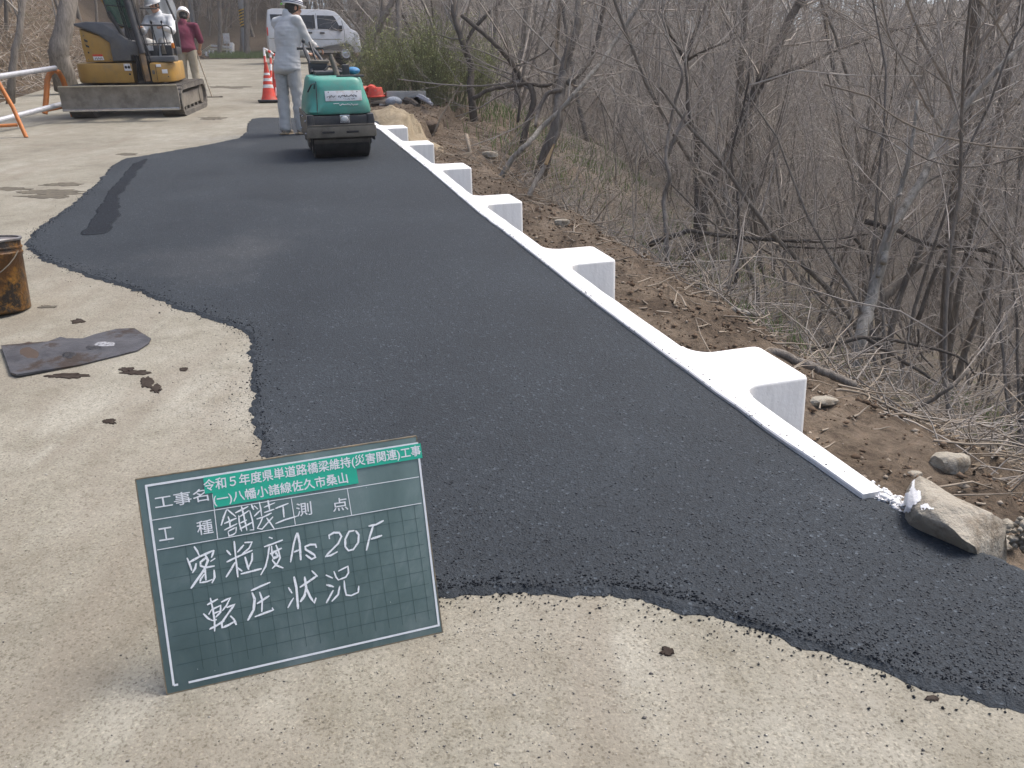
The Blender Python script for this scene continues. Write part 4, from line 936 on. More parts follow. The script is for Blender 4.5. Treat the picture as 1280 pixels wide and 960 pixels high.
gr = MB(); gr.tube([(-.31, .02, .70), (-.27, .0, .77), (-.235, .02, .785), (-.24, .03, .73)], .008, 6); gr.obj('grab_slot', mTar, hood)
tl = rot3('X', 16.5); nmp = MB(); nmp.box((.055, .008, .655), (.385, .006, .105), rot3('X', -16.5), .002); npo = nmp.obj('name_plate', mRefl, roller)
sg = MB(); rr_ = random.Random(3)
def scrib(x0, x1, z, h, nstroke, mb, y=.0, t=.006):
    for i in range(nstroke):
        xa = x0+(x1-x0)*i/nstroke; yy = lambda zz_: (.008-.0045)+(zz_-.655)*math.tan(R_(16.5))
        za = z+rr_.uniform(-h, h); zb = z+rr_.uniform(-h, h); xb = xa+(x1-x0)/nstroke*rr_.uniform(.4, 1.1)
        mb.tube([(xa, yy(za), za), (xb, yy(zb), zb)], t/2, 5)
scrib(-.12, -.03, .65, .015, 7, sg); scrib(.0, .2, .652, .012, 15, sg, t=.008); scrib(.05, .17, .622, .006, 6, sg, t=.004); sg.obj('smudged_lettering', mTar, npo)['kind'] = 'stuff'
for x in (-.1, .2):
    MB().ell((x, .008, .695), (.006, .005, .006), None, 8, 6).obj('bolt', mTar, npo)
sg = MB()
def scrib2(x0, x1, z, h, ns):
    for i in range(ns):
        xa = x0+(x1-x0)*i/ns; xb = xa+(x1-x0)/ns*.9; za, zb = z+rr_.uniform(-h, h), z+rr_.uniform(-h, h); f = lambda q: -.006+(q-.6)*math.tan(R_(16.5))-.004
        sg.tube([(xa, f(za)-.006, za), (xb, f(zb)-.006, zb)], .0035, 5)
scrib2(-.06, -.0, .582, .003, 3); scrib2(0, .2, .568, .011, 16); sg.obj('worn_maker_lettering', mRefl, hood)
# deck and controls
MB().box((0, -.005, .2), (.6, .02, .05), rot3('X', 30), .003).obj('scraper_bar', mRubber, roller)
for sx in (-1, 1):
    for y, z in ((.1, .4), (.5, .42), (.9, .4), (.2, .26), (.82, .26)): MB().ell((sx*.36, y, z), (.012, .014, .014), None, 8, 6).obj('bolt', mChrome, roller)
MB().tube([(.2, .02, .47), (.26, -.03, .44), (.3, -.02, .36), (.27, .02, .28)], .01, 8).obj('water_hose', mTar, roller); MB().tube([(-.22, .02, .47), (-.27, -.03, .42), (-.25, .0, .3)], .008, 8).obj('water_hose', mTar, roller)
MB().tube([(-.1, .45, .87), (-.02, .5, .93), (.1, .46, .9), (.14, .4, .86)], .01, 8).obj('hydraulic_hose', mTar, roller)
MB().box((.02, .5, .865), (.42, .4, .04), None, .015).obj('deck', mBlack, roller)
MB().tube([(.01, .12, .84), (.05, .12, .845), (.3, .12, .842)], .012, 8).obj('top_rail', mBlack, roller)
MB().tube([(.04, .3, .84), (.02, .33, .93), (-.01, .36, 1.05)], [.032, .03, .026], 10).obj('exhaust_pipe', mOlive, roller)
MB().box((.125, .22, .89), (.075, .07, .13), None, .012).obj('filter_box', mBlack, roller)
MB().ell((.22, .36, .885), (.075, .1, .04), None, 20, 10).obj('tank_cap', mTeal, roller)
MB().box((-.12, .75, .9), (.2, .2, .14), None, .02).obj('control_box', mBlack, roller)
MB().box((-.1, .7, .97), (.2, .12, .035), None, .012).obj('control_cover', mOlive, roller)
hb = MB(); hb.tube([(-.04, .6, .86), (-.07, .85, 1.0), (-.12, 1.15, 1.1), (-.12, 1.2, 1.1)], .018, 10); hb.tube([(-.2, .6, .86), (-.2, .85, 1.0), (-.22, 1.15, 1.1)], .018, 10); hb.tube([(-.3, 1.2, 1.1), (.0, 1.2, 1.1)], .016, 10)
hb.tube([(-.12, .8, .95), (-.17, .95, 1.17)], .012, 8); hb.obj('handle', mBlack, roller)
MB().tube([(-.2, .8, .93), (-.25, .85, 1.1), (-.24, .9, 1.17)], .010, 8).obj('lever', mBlack, roller)
MB().ell((-.24, .9, 1.18), (.02, .02, .025), None, 10, 8).obj('lever_knob', mBlack, roller)
# ================================================================ EXCAVATOR
def stadium(L, h, n=8, x0=0.0):
    r = h/2; pts = []
    for i in range(n+1): a = -math.pi/2+math.pi*i/n; pts.append((x0+L-r+r*math.cos(a), r+r*math.sin(a)))
    for i in range(n+1): a = math.pi/2+math.pi*i/n; pts.append((x0+r+r*math.cos(a), r+r*math.sin(a)))
    return pts
ea, eb = G(89, 149), G(230, 146.5); ec = G(251, 135); yv = (Vector(ec)-Vector(eb)); yv.z = 0; eyaw = math.atan2(-yv.x, yv.y)
ex = thing('mini_excavator', 'dusty yellow mini excavator with grey blade and tracks parked by the dirt bank', 'excavator', (ea+eb)/2, slope_rot(eyaw*.8))
gw = (eb-ea).length; TW = .33; TL_ = 2.0; TH = .46
for sx in (-1, 1):
    xc = sx*(gw/2-TW/2); tr = MB(); outer = stadium(TL_, TH, 8); tr.prism(outer, xc-TW/2, xc+TW/2, 'x', .012); inner = stadium(TL_-.14, TH-.14, 8, .07)
    # the belt: outline ring with hollow inside
    tr = MB(); n = len(outer); V = []
    for (x, ring, dz) in ((xc-TW/2, outer, 0), (xc+TW/2, outer, 0), (xc+TW/2, inner, .07), (xc-TW/2, inner, .07)): V += [(x, a, b+dz) for a, b in ring]
    F = [(k*n+i, k*n+(i+1) % n, ((k+1) % 4)*n+(i+1) % n, ((k+1) % 4)*n+i) for k in range(4) for i in range(n)]
    tr.add(V, F); to = tr.obj('track', mRubber, ex, ang=30)
    lug = []
    per = [Vector((a, b)) for a, b in outer]
    acc = 0
    for i in range(n):
        a, b = per[i], per[(i+1) % n]; L0 = (b-a).length; k = max(1, round(L0/.11))
        for j in range(k):
            c = a.lerp(b, (j+.5)/k); d = (b-a).normalized(); q = Matrix.Rotation(math.atan2(d.y, d.x), 3, 'X'); lg = MB().box((xc, c.x, c.y), (TW+.006, .045, .03), q, .004).obj('track_lug', mRubber, to)
    fr = MB(); fr.prism([(.25, .12), (TL_-.25, .12), (TL_-.3, .33), (.3, .33)], xc-TW*.32, xc+TW*.32, 'x', .01); fr.obj('track_frame', mBlade, to)
    for y in (.235, TL_-.235): MB().lathe([(0, -.12), (.15, -.12), (.165, -.09), (.165, .09), (.15, .12), (0, .12)], 24, rot3('Y', 90), (xc, y, .235)).obj('sprocket', mBlade, to)
    for y in (.55, .85, 1.15, 1.45): MB().lathe([(0, -.1), (.07, -.1), (.07, .1), (0, .1)], 14, rot3('Y', 90), (xc, y, .12)).obj('track_roller', mRubber, to)
MB().box((0, 1.0, .34), (gw-TW*1.6, .9, .2), None, .03).obj('undercarriage', mBlade, ex); MB().lathe([(0, .4), (.36, .4), (.38, .43), (.38, .5), (0, .5)], 32, None, (0, 1.0, 0)).obj('slew_ring', mBlack, ex)
bl = MB(); bw = .84; prof = [(-.44, .15), (-.42, .15), (-.405, .22), (-.395, .32), (-.405, .42), (-.43, .495), (-.455, .5), (-.435, .42), (-.425, .32), (-.435, .22)]
bl.prism([(a, b) for a, b in prof], -bw+.065, bw+.065, 'x', .003); bl.v = bl.v; blo = bl.obj('dozer_blade', mBlade, ex)
MB().box((.065, -.445, .165), (2*bw-.02, .03, .035), None, .004).obj('cutting_edge', mChrome, blo); MB().box((.065, -.447, .497), (2*bw-.02, .035, .018), None, .004).obj('blade_lip', M('dry_mud', (.4, .36, .27), (.33, .29, .21), 12, .9), blo)
for x in (-.4, .35): MB().bar((x, -.4, .3), (x*.9, .6, .33), .1, .12, .01).obj('blade_arm', mBlade, ex)
# upper works
lower_set = set(ex.children)
hs = MB(); plan = [(-.86, .62), (-.84, .35), (-.74, .2), (-.3, .13), (.1, .13), (.1, .5), (-.1, .5), (-.1, 1.9), (-.7, 1.75), (-.86, 1.3)]
ho = MB(); ho.prism([(-.9, .55), (-.87, .36), (-.78, .24), (-.55, .17), (-.1, .15), (.2, .15), (.1, 1.7), (-.6, 1.75), (-.85, 1.5)], .5, .84, 'z', .03); skirt = ho.obj('skirt_panel', mMustard, ex)
ho = MB(); ho.prism([(.54, .13), (.66, .13), (.84, .2), (.92, .34), (.94, .6), (.88, 1.4), (.6, 1.7), (.4, 1.7)], .5, .84, 'z', .03); sk2 = ho.obj('skirt_panel', mMustard, ex)
MB().box((.645, .126, .66), (.006, .006, .28)).obj('panel_gap', mTar, sk2); MB().box((.59, .125, .68), (.05, .012, .07), None, .003).obj('round_plate', mOlive, sk2)
MB().box((.7, .14, .79), (.09, .006, .045), rot3('Z', 20), .001).obj('warning_label', mRefl, sk2); MB().box((.79, .175, .69), (.1, .006, .07), rot3('Z', 22), .001).obj('warning_label', mRefl, sk2)
# engine cover: mustard side, grey sloping cowling
ec_ = MB(); ec_.prism([(-.65, .86), (-.145, .86), (-.145, 1.19), (-.33, 1.3), (-.66, 1.41), (-.67, 1.1)], .26, 1.55, 'y', .015); eco = ec_.obj('engine_cover', mMustard, ex)
for (x, z) in ((-.58, 1.22), (-.57, 1.13), (-.57, 1.02)): MB().prism([(x-.03, z+.03), (x+.035, z+.0), (x+.03, z-.03), (x-.02, z-.015)] if z > 1.05 else [(x-.015, z+.02), (x+.015, z+.01), (x+.01, z-.02), (x-.012, z-.01)], .252, .262, 'y').obj('cover_vent', mTar, eco)
MB().prism([(-.5, .89), (-.31, .89), (-.33, .99), (-.51, .99)], .25, .256, 'y').obj('red_white_sticker', mRefl, eco)
MB().prism([(-.505, .955), (-.322, .955), (-.328, .99), (-.51, .99)], .247, .252, 'y').obj('sticker_band', mRed, eco)
sgm = MB(); sgm.tube([(-.47+.022*i, .248, .905+.03*(i % 2)) for i in range(7)], .006, 5); sgm.obj('sticker_lettering', mTar, eco)
cw = MB(); cw.prism([(-.73, 1.5), (-.72, 1.46), (-.33, 1.32), (-.145, 1.18), (-.145, .87), (.2, .87), (.21, .96), (.36, .96), (.35, 1.2), (.15, 1.24), (-.04, 1.4), (-.2, 1.5), (-.5, 1.53)], .2, 1.5, 'y', .03); cw.obj('cowling', mCharcoal, ex, ang=30)
mb = MB(); mb.prism([(.06, .71), (.19, .71), (.17, .83), (.06, .83)], .138, .152, 'y'); mb.obj('symbol_sticker', mRefl, skirt)
for x in (.095, .15): MB().lathe([(.018, 0), (.025, 0), (.025, .004), (.018, .004)], 14, rot3('X', 90), (x, .137, .77)).obj('symbol_ring', mTar, skirt)
MB().ell((.14, .15, .65), (.02, .01, .018), None, 10, 6).obj('bolt_hole', mTar, skirt)
# boom foot, boom and cylinders between the two halves
MB().prism([(.22, .48), (.54, .48), (.54, .9), (.42, 1.3), (.26, 1.1)], .3, .75, 'y', .02).obj('swing_bracket', mBlack, ex)
MB().bar((.46, .1, .52), (.42, .16, 1.06), .1, .09, .015).obj('swing_post', M('greasy_brown_paint', (.22, .13, .05), (.09, .065, .045), 6, .5, dirt=(.06, .05, .04), dscale=5), ex)
MB().tube([(.45, .12, 1.0), (.33, .22, 1.7), (.22, .3, 2.5)], [.06, .06, .055], 14).obj('boom_cylinder', mBlack, ex)
MB().prism([(.35, 1.0), (.6, .95), (.85, 1.9), (1.0, 2.9), (.6, 3.9), (.45, 3.85), (.78, 2.9), (.6, 2.0)], .1, .28, 'x', .02).obj('boom', mBlack, ex)
# canopy: posts, roof, tinted windscreen
MB().bar((-.06, .9, 1.42), (-.75, 1.0, 2.75), .1, .1, .02).obj('canopy_post', mMustard, ex)
for a, b in (((.62, 1.5, 1.0), (.55, 1.5, 2.75)), ((.86, 1.35, 1.0), (.75, 1.3, 2.75)), ((.2, .42, 1.0), (-.08, .3, 1.7)), ((.2, 1.3, 1.), (.05, 1.3, 2.7))): MB().tube([a, b], .035, 10).obj('cab_post', mBlack, ex)
MB().box((.05, 1.0, 2.78), (1.7, 1.3, .08), None, .03).obj('canopy_roof', mMustard, ex)
wsn = MB(); wsn.prism([(-.1, 1.62), (-.04, 1.52), (.36, 1.38), (.38, 1.5), (.28, 2.3), (-.2, 2.3)], .33, .342, 'y', .002); wo = wsn.obj('windscreen', mGlassG, ex)
MB().tube([(-.21, .33, 2.3), (-.1, .33, 1.61), (-.04, .33, 1.51), (.36, .33, 1.37)], .014, 8).obj('windscreen_frame', mBlack, wo)
MB().tube([(-.12, .32, 1.8), (.34, .32, 1.76)], .008, 6).obj('wiper', mBlack, wo)
mid_set = set(ex.children)
# control console, guard rail, levers, seat
MB().box((.52, .35, .9), (.66, .3, .1), None, .03).obj('floor_plate', mCharcoal, ex)
MB().box((.42, .5, 1.03), (.16, .12, .2), None, .02).obj('control_console', mBlack, ex); MB().box((.37, .43, 1.08), (.1, .01, .08)).obj('warning_label', mRefl, ex)
MB().box((.66, .5, 1.03), (.22, .16, .2), None, .03).obj('control_console', mBlack, ex); MB().prism([(.58, .98), (.66, .98), (.63, 1.17), (.6, 1.17)], .38, .41, 'y', .005).obj('boot_cover', mOlive, ex)
MB().tube([(.26, .3, 1.45), (.3, .3, 1.47), (.78, .3, 1.46), (.84, .32, 1.42), (.86, .36, 1.1), (.86, .36, .95)], .016, 8).obj('guard_rail', mBlack, ex)
MB().tube([(.3, .3, .98), (.3, .3, 1.15), (.8, .3, 1.17)], .011, 8).obj('guard_rail', mBlack, ex)
for x, dx in ((.42, .03), (.5, -.02), (.63, .02), (.7, -.03)):
    lv = MB().tube([(x, .48, 1.1), (x+dx, .44, 1.3), (x+dx*1.4, .42, 1.5)], .009, 8).obj('control_lever', mBlack, ex); MB().ell((x+dx*1.4, .42, 1.52), (.02, .02, .028), None, 10, 8).obj('lever_knob', mTar, lv)
MB().tube([(.3, .45, 1.75), (.62, .42, 1.74)], .012, 8).obj('grab_bar', mBlack, ex); MB().box((.8, .42, 1.12), (.05, .05, .09), None, .01).obj('marker_lamp', mAmber, ex)
MB().box((.5, 1.1, 1.02), (.5, .5, .14), None, .05).obj('seat', mBlack, ex); MB().box((.5, 1.36, 1.35), (.48, .12, .6), None, .05).obj('backrest', mBlack, ex)
MB().tube([(.55, .42, 2.6), (.78, .42, 2.0), (.92, .42, 1.55)], .02, 8).obj('side_rail', mBlack, ex)
for ch in ex.children:
    if ch not in lower_set: ch.scale = (.8, .85, .85); ch.location = (-.03 if ch in mid_set else .1, .12, .075)
for i, (x, z) in enumerate(((.27, 1.15), (.31, 1.2), (.5, 1.15), (.54, 1.1))):
    h_ = MB().tube([(x, .28, .55), (x+.02, .2, .8), (x-.02, .22, 1.05), (x-.1, .26, 1.5), (x-.2, .32, 2.1)], .012, 8).obj('hydraulic_hose', mTar, ex); h_.scale = (.8, .85, .85); h_.location = (-.03, .12, .075)
for x, z in ((-.6, .9), (-.2, .9), (-.6, 1.3), (-.8, .6), (.1, .6), (.85, .6)):
    h_ = MB().ell((x, .16 if z < .7 else .256, z), (.012, .008, .012), None, 8, 6).obj('bolt', mOlive, ex); h_.scale = (.8, .85, .85); h_.location = (-.03, .12, .075)
for x, a0, a1 in ((-.25, .2, .45), (.3, .2, .4)): MB().tube([(x, -.36, .35), (x*.9, .4, .42)], .03, 10).obj('blade_cylinder', mChrome, ex)
bpy.context.view_layer.update()
# clear rain sheet tied to the canopy
sh = MB(); nn_ = 14; V = []
for i in range(nn_+1):
    for j in range(nn_+1):
        a, b = i/nn_, j/nn_; V.append((.24+a*.45+.03*math.sin(b*9), 1.15+.06*noise.noise(Vector((a*5, b*3, 0)))+.05*math.sin(a*17+b*4), 2.35-b*(.75+.35*math.sin(a*2.6))))
sh.add(V, [(i*(nn_+1)+j, (i+1)*(nn_+1)+j, (i+1)*(nn_+1)+j+1, i*(nn_+1)+j+1) for i in range(nn_) for j in range(nn_)])
pv = thing('plastic_sheet', 'crumpled clear plastic rain sheet hanging from the canopy of the mini excavator', 'plastic sheet'); pv.matrix_world = ex.matrix_world
sh.obj('sheet', mat_glass('cloudy_plastic', (.75, .78, .8), .3, .55), pv, ang=180)
J = dict(pelvis=(0, 0, .12), chest=(0, -.04, .44), neck=(.0, -.1, .64), head=(-.03, -.17, .77),
  shl=(.2, -.07, .56), ell=(.27, -.25, .33), wrl=(.2, -.5, .36), hdl=(-.1, -.9, .1), shr=(-.2, -.07, .56), elr=(-.26, -.25, .33), wrr=(-.18, -.5, .36), hdr=(.1, -.9, .1),
  hipl=(.1, 0, .1), knl=(.14, -.42, .12), anl=(.14, -.5, -.2), toel=(.14, -.7, -.2), hipr=(-.1, 0, .1), knr=(-.14, -.42, .12), anr=(-.14, -.5, -.2), toer=(-.14, -.7, -.2), cul=1.1, cur=1.1)
person('operator in white jacket and white helmet seated at the controls of the mini excavator', ex.matrix_world @ Vector((.49, 1.0, .92)), 0, J, (-.25, -.85, -.4), mWhiteC, mTrou).scale = (.88,)*3

# ================================================================ VAN
vl = (G(345, 82)+G(432, 79.5))/2; vd = (G(432, 79.5)-G(345, 82)); vyaw = math.atan2(vd.y, vd.x)-R_(14)
van = thing('parked_van', 'silver boxy van parked on the verge behind the man with the roller', 'van', G(389, 79.5)+Vector((0, .75, .1)), Matrix.Rotation(vyaw, 4, 'Z'))
van.scale = (1.05, 1.05, 1.0)
Lh, hw = 1.7, .735
side = [(-1.7, .32), (-1.7, .9), (-1.685, 1.45), (-1.62, 1.84), (-1.45, 1.9), (.55, 1.9), (.82, 1.84), (1.0, 1.68), (1.36, 1.22), (1.56, 1.12), (1.66, .98), (1.7, .6), (1.68, .34), (1.5, .3), (-1.5, .3)]
wf = lambda p: 1.0 if p[1] < 1.0 else 1.0-.13*((p[1]-1.0)/.9)
def arc_out(poly, wx, r, zc=.28):
    out = []
    return out
side2 = []
for i, p in enumerate(side[:-1]): side2.append(p)
for wx in (1.12, -1.12):
    side2.append((wx+.34, .3))
    for k in range(0, 9): a = math.pi*k/8; side2.append((wx+.33*math.cos(a), .3+.33*math.sin(a)))
    side2.append((wx-.34, .3))
side2.append((-1.5, .3))
vb = MB(); vb.prism(side2, -hw, hw, 'y', .045, wf); vbo = vb.obj('van_body', mVan, van, ang=40)
MB().box((0, 0, .42), (3.1, 1.3, .3), None, .03).obj('underbody', mTar, van)
def sidey(z, off=.0): return -(hw*(1.0 if z < 1.0 else 1.0-.13*((z-1.0)/.9)))-off
def side_panel(name, pts, mat, off=.004, th=.01, parent=van):
    n = len(pts); V = [(x, sidey(z, off), z) for x, z in pts]+[(x, sidey(z, off-th), z) for x, z in pts]
    return MB().add(V, [tuple(range(n)), tuple(reversed(range(n, 2*n)))]+[(i, (i+1) % n, n+(i+1) % n, n+i) for i in range(n)]).obj(name, mat, parent, False)
side_panel('quarter_window', [(-1.52, 1.25), (-.82, 1.2), (-.82, 1.68), (-1.55, 1.68)], mGlassD); side_panel('side_window', [(-.72, 1.18), (-.03, 1.18), (-.03, 1.68), (-.72, 1.68)], mGlassD)
side_panel('door_pillar', [(-.03, 1.19), (.06, 1.19), (.06, 1.69), (-.03, 1.69)], mTar, .001); side_panel('front_window', [(.14, 1.18), (.5, 1.18), (.62, 1.13), (1.02, 1.12), (.82, 1.58), (.74, 1.68), (.14, 1.68)], mGlassD)
def sline(pts, r=.007, mat=mTar, parent=van, name='door_gap'): return MB().tube([(x, sidey(z, .001), z) for x, z in pts], r, 5).obj(name, mat, parent)
sline([(.1, .34), (.1, 1.75)]); sline([(1.05, 1.5), (1.12, 1.1), (1.1, .75)]); sline([(-.88, .36), (-.88, 1.74)]); sline([(-1.65, .8), (1.0, .8)], .009, mOlive, name='body_crease'); sline([(-.75, .42), (.85, .42)], .009, mOlive, name='sill_crease')
side_panel('door_handle', [(.2, 1.0), (.38, 1.0), (.38, 1.06), (.2, 1.06)], mTar, .022, .03); side_panel('door_handle', [(-.25, 1.0), (-.08, 1.0), (-.08, 1.06), (-.25, 1.06)], mTar, .022, .03)
MB().box((.98, -.82, 1.2), (.12, .16, .2), None, .03).obj('wing_mirror', mTar, van)
for sy in (-1, 1):
    hl = MB(); hl.prism([(1.48, .86), (1.62, .86), (1.66, .98), (1.58, 1.1), (1.46, 1.08)], sy*.735-.012 if sy < 0 else .5, sy*.735+.24 if sy < 0 else .747, 'y', .02); hl.obj('headlight', mLamp, van)
MB().prism([(1.0, 1.675), (1.36, 1.225), (1.37, 1.24), (1.01, 1.69)], -.6, .6, 'y', .003).obj('windscreen', mGlassD, van)
MB().tube([(1.3, -.45, 1.33), (1.16, .05, 1.5)], .012, 6).obj('wiper', mTar, van)
MB().box((1.69, 0, .8), (.04, .8, .16), None, .01).obj('grille', mTar, van); MB().box((1.69, 0, .45), (.1, 1.4, .2), None, .04).obj('front_bumper', mVan, van); MB().box((1.745, 0, .5), (.01, .33, .16)).obj('number_plate', mRefl, van)
MB().box((-1.69, -.68, 1.05), (.05, .1, .3), None, .01).obj('tail_light', mRed, van)
for wx in (-1.12, 1.12):
    for sy in (-1, 1):
        w_ = MB().lathe([(.0, -.075), (.2, -.075), (.262, -.07), (.275, -.05), (.275, .05), (.262, .07), (.2, .075), (0, .075)], 32, rot3('X', 90), (wx, sy*.65, .275)).obj('wheel', M('tyre', (.02, .02, .02), (.04, .038, .035), 12, .85) if wx < 0 and sy < 0 else bpy.data.materials['tyre'], van)
        MB().lathe([(0, .02), (.05, .03), (.09, .015), (.16, .022), (.185, .0), (.19, -.01)], 24, rot3('X', 90*(-sy) if sy > 0 else 90), (wx, sy*.725, .275)).obj('hubcap', mChrome, w_)
bpy.context.view_layer.update()

# ================================================================ CONES, BARRIER, POLE, RAIL
def cone(label, loc, rotm, bands=True, tall=1.0, group='traffic cones stacked beside the walking man'):
    c = thing('traffic_cone', label, 'traffic cone', loc, rotm, group)
    MB().box((0, 0, .02), (.38, .38, .035), None, .012).obj('base', mBlack, c)
    MB().lathe([(.155, .035), (.145, .06), (.12, .12), (.026, .68*tall), (.03, .70*tall), (.012, .705*tall)], 28).obj('cone_body', mRed, c)
    if bands:
        for z0, z1 in ((.25, .31), (.37, .42), (.475, .515)):
            f = lambda z: .12+(z-.12)*(.026-.12)/.56+.002; MB().lathe([(f(z0), z0), (f(z1), z1)], 28).obj('reflective_band', mRefl, c)
    return c
cl_ = G(337, 128); cone('red cone with four white bands, front one of the stacked cones', cl_, Matrix.Rotation(R_(10), 4, 'Z'))
cone('plain red cone half hidden behind the trouser leg of the walking man', G(347.5, 122), Matrix.Rotation(R_(0), 4, 'Z'), False)
def cbar(label, a, b, k=5):
    t = thing('cone_bar', label, 'barrier bar', a, None, 'red and white bars gathered at the cones'); a = Vector(a); b = Vector(b)
    for i in range(k):
        p, q = a.lerp(b, i/k)-a, a.lerp(b, (i+1)/k)-a; MB().tube([p, q], .021, 10).obj('bar_section', mRefl if i % 2 == 0 else mRed, t)
    return t
dcn = dep_of(cl_)
cbar('red and white bar standing against the cones, its top tilted left', P(333, 112, dcn+.1), P(330, 60, dcn+.1)); cbar('red and white bar leaning over the top of the cones to the right', P(331, 61, dcn-.05), P(345, 70, dcn+.1), 4)
cbar('upright bar at the left of the cones', P(334, 118, dcn+.15), P(331, 68, dcn+.2)); cbar('upright bar between cones and trouser leg', P(346, 120, dcn+.1), P(343, 68, dcn+.15)); cbar('middle bar rising out of the cone tops', P(339, 105, dcn), P(338, 64, dcn+.05))

def pipe(name, label, a, b, r, mat, cat, group=None):
    t = thing(name, label, cat, a, None, group); a, b = Vector(a), Vector(b); MB().tube([(0, 0, 0), b-a], r, 14).obj('pipe', mat, t); return t
b1 = G(33, 172); D1 = dep_of(b1)
fr1 = thing('pipe_trestle', 'orange tube barrier frame cut by the left edge of the photo', 'barrier frame', b1, None, 'orange barrier frames holding the grey pipes')
apex = P(-22, 82, D1-.2)
MB().tube([(0, 0, 0), P(16, 134, D1)-b1, P(-6, 96, D1-.1)-b1, P(-16, 82, D1-.15)-b1, P(-26, 80, D1-.2)-b1, P(-36, 92, D1-.25)-b1, P(-62, 180, D1-.4)-b1], .026, 12).obj('tube_frame', mOrange, fr1)
MB().tube([P(22, 156, D1)-b1, P(-45, 160, D1-.3)-b1], .022, 10).obj('cross_bar', mOrange, fr1)
b2 = P(58, 136, dep_of(G(75, 150))-.2); D2 = dep_of(b2)
fr2 = thing('pipe_trestle', 'orange tube barrier frame standing by the left end of the excavator blade', 'barrier frame', b2, None, 'orange barrier frames holding the grey pipes')
MB().tube([P(56, 142, D2)-b2, P(58, 120, D2)-b2, P(59, 101, D2)-b2, P(62, 92, D2)-b2, P(67, 88, D2)-b2, P(73, 90, D2+.1)-b2, P(78, 98, D2+.2)-b2, P(84, 115, D2+.3)-b2, P(92, 146, D2+.4)-b2], .04, 12).obj('tube_frame', mOrange, fr2)
MB().tube([P(57, 138, D2)-b2, P(88, 132, D2+.4)-b2], .026, 10).obj('cross_bar', mOrange, fr2)
pipe('barrier_pipe', 'upper grey pipe of the orange barrier at the left edge', P(-40, 101.5, D1-.15), P(69, 85, D2-.02), .036, mSteelG, 'pipe', 'grey pipes resting on the orange frames'); pipe('barrier_pipe', 'lower grey pipe of the orange barrier, ending at the excavator blade', P(-30, 158, D1+.1), P(78, 130, D2-.02), .036, mSteelG, 'pipe', 'grey pipes resting on the orange frames')

pb = G(309, 69); pole = thing('utility_pole', 'grey concrete utility pole with a yellow and black striped marker', 'utility pole', pb)
MB().tube([(0, 0, -.3), (0, 0, 4), (0, 0, 9)], [.19, .17, .15], 20).obj('pole_shaft', mPole, pole)
mk = MB().lathe([(.2, 1.35), (.2, 2.25)], 24).obj('marker_plate', mTar, pole)
for i in range(6):
    V = []; z = 1.38+i*.145
    for j in range(11):
        a = R_(-150+j*12); V += [(.203*math.cos(a), .203*math.sin(a), z+j*.012), (.203*math.cos(a), .203*math.sin(a), z+j*.012+.07)]
    MB().add(V, [(2*j, 2*j+2, 2*j+3, 2*j+1) for j in range(10)]).obj('yellow_stripe', mYel, mk)
pc_ = G(252, 68); thin = thing('utility_pole', 'thinner plain grey pole above the helmet of the maroon-shirted man', 'utility pole', P(246, 66, dep_of(pc_)+3)); MB().tube([(0, 0, -1), (0, 0, 9)], [.14, .11], 16).obj('pole_shaft', mPole, thin)
gl0 = G(290, 70); dg_ = dep_of(gl0)
gr_ = thing('guard_rail', 'short white and yellow guard rail on stubby posts beyond the end of the road', 'guard rail', gl0)
for (x0, y0, d0, x1, y1, d1) in ((264, 57, 0, 288, 59, 0), (263, 61.5, 0, 290, 62, 0), (251, 66, 1.0, 264, 57, 0), (251, 68.5, 1.0, 264, 61.5, 0)):
    MB().bar(P(x0, y0, dg_+d0)-gl0, P(x1, y1, dg_+d1)-gl0, .05, .09, .01).obj('rail', mRefl if y0 < 60 else M('pale_yellow_rail', (.62, .58, .4), (.7, .68, .6), 6, .6), gr_)
for x, y0, y1, w_ in ((266, 61, 68, .12), (274, 62, 72, .1), (284, 62, 68, .1), (290, 54, 67, .22), (258, 65, 69, .1), (262, 63, 69, .09)): MB().bar(P(x, y0, dg_+.1)-gl0, P(x, y1+1, dg_+.1)-gl0, w_*.8, w_, .01).obj('post', mRefl, gr_)
sg_ = thing('notice_board', 'small blank white sign above the guard rail', 'sign', P(283, 66, dg_+.4)); MB().box(P(283, 48, dg_+.4)-sg_.location, (.34, .03, .5), None, .006).obj('sign_panel', mRefl, sg_); MB().tube([(0, 0, 0), P(284, 50, dg_+.45)-sg_.location], .02, 8).obj('post', mPole, sg_)
# grass strip by the pole
pts = []
gl = []
for i in range(2600):
    p = G(rng.uniform(262, 345), rng.uniform(66.5, 73)); L0 = rng.uniform(.1, .28); d = (rng.uniform(-.4, .4), rng.uniform(-.4, .4)); gl.append(([tuple(p), (p.x+d[0]*L0*.4, p.y+d[1]*L0*.4, p.z+L0*.6), (p.x+d[0]*L0, p.y+d[1]*L0, p.z+L0)], [.012, .01, .003]))
V, F = np_tubes(gl); tag(np_obj('verge_grass', V, F, mGrass), kind='stuff')

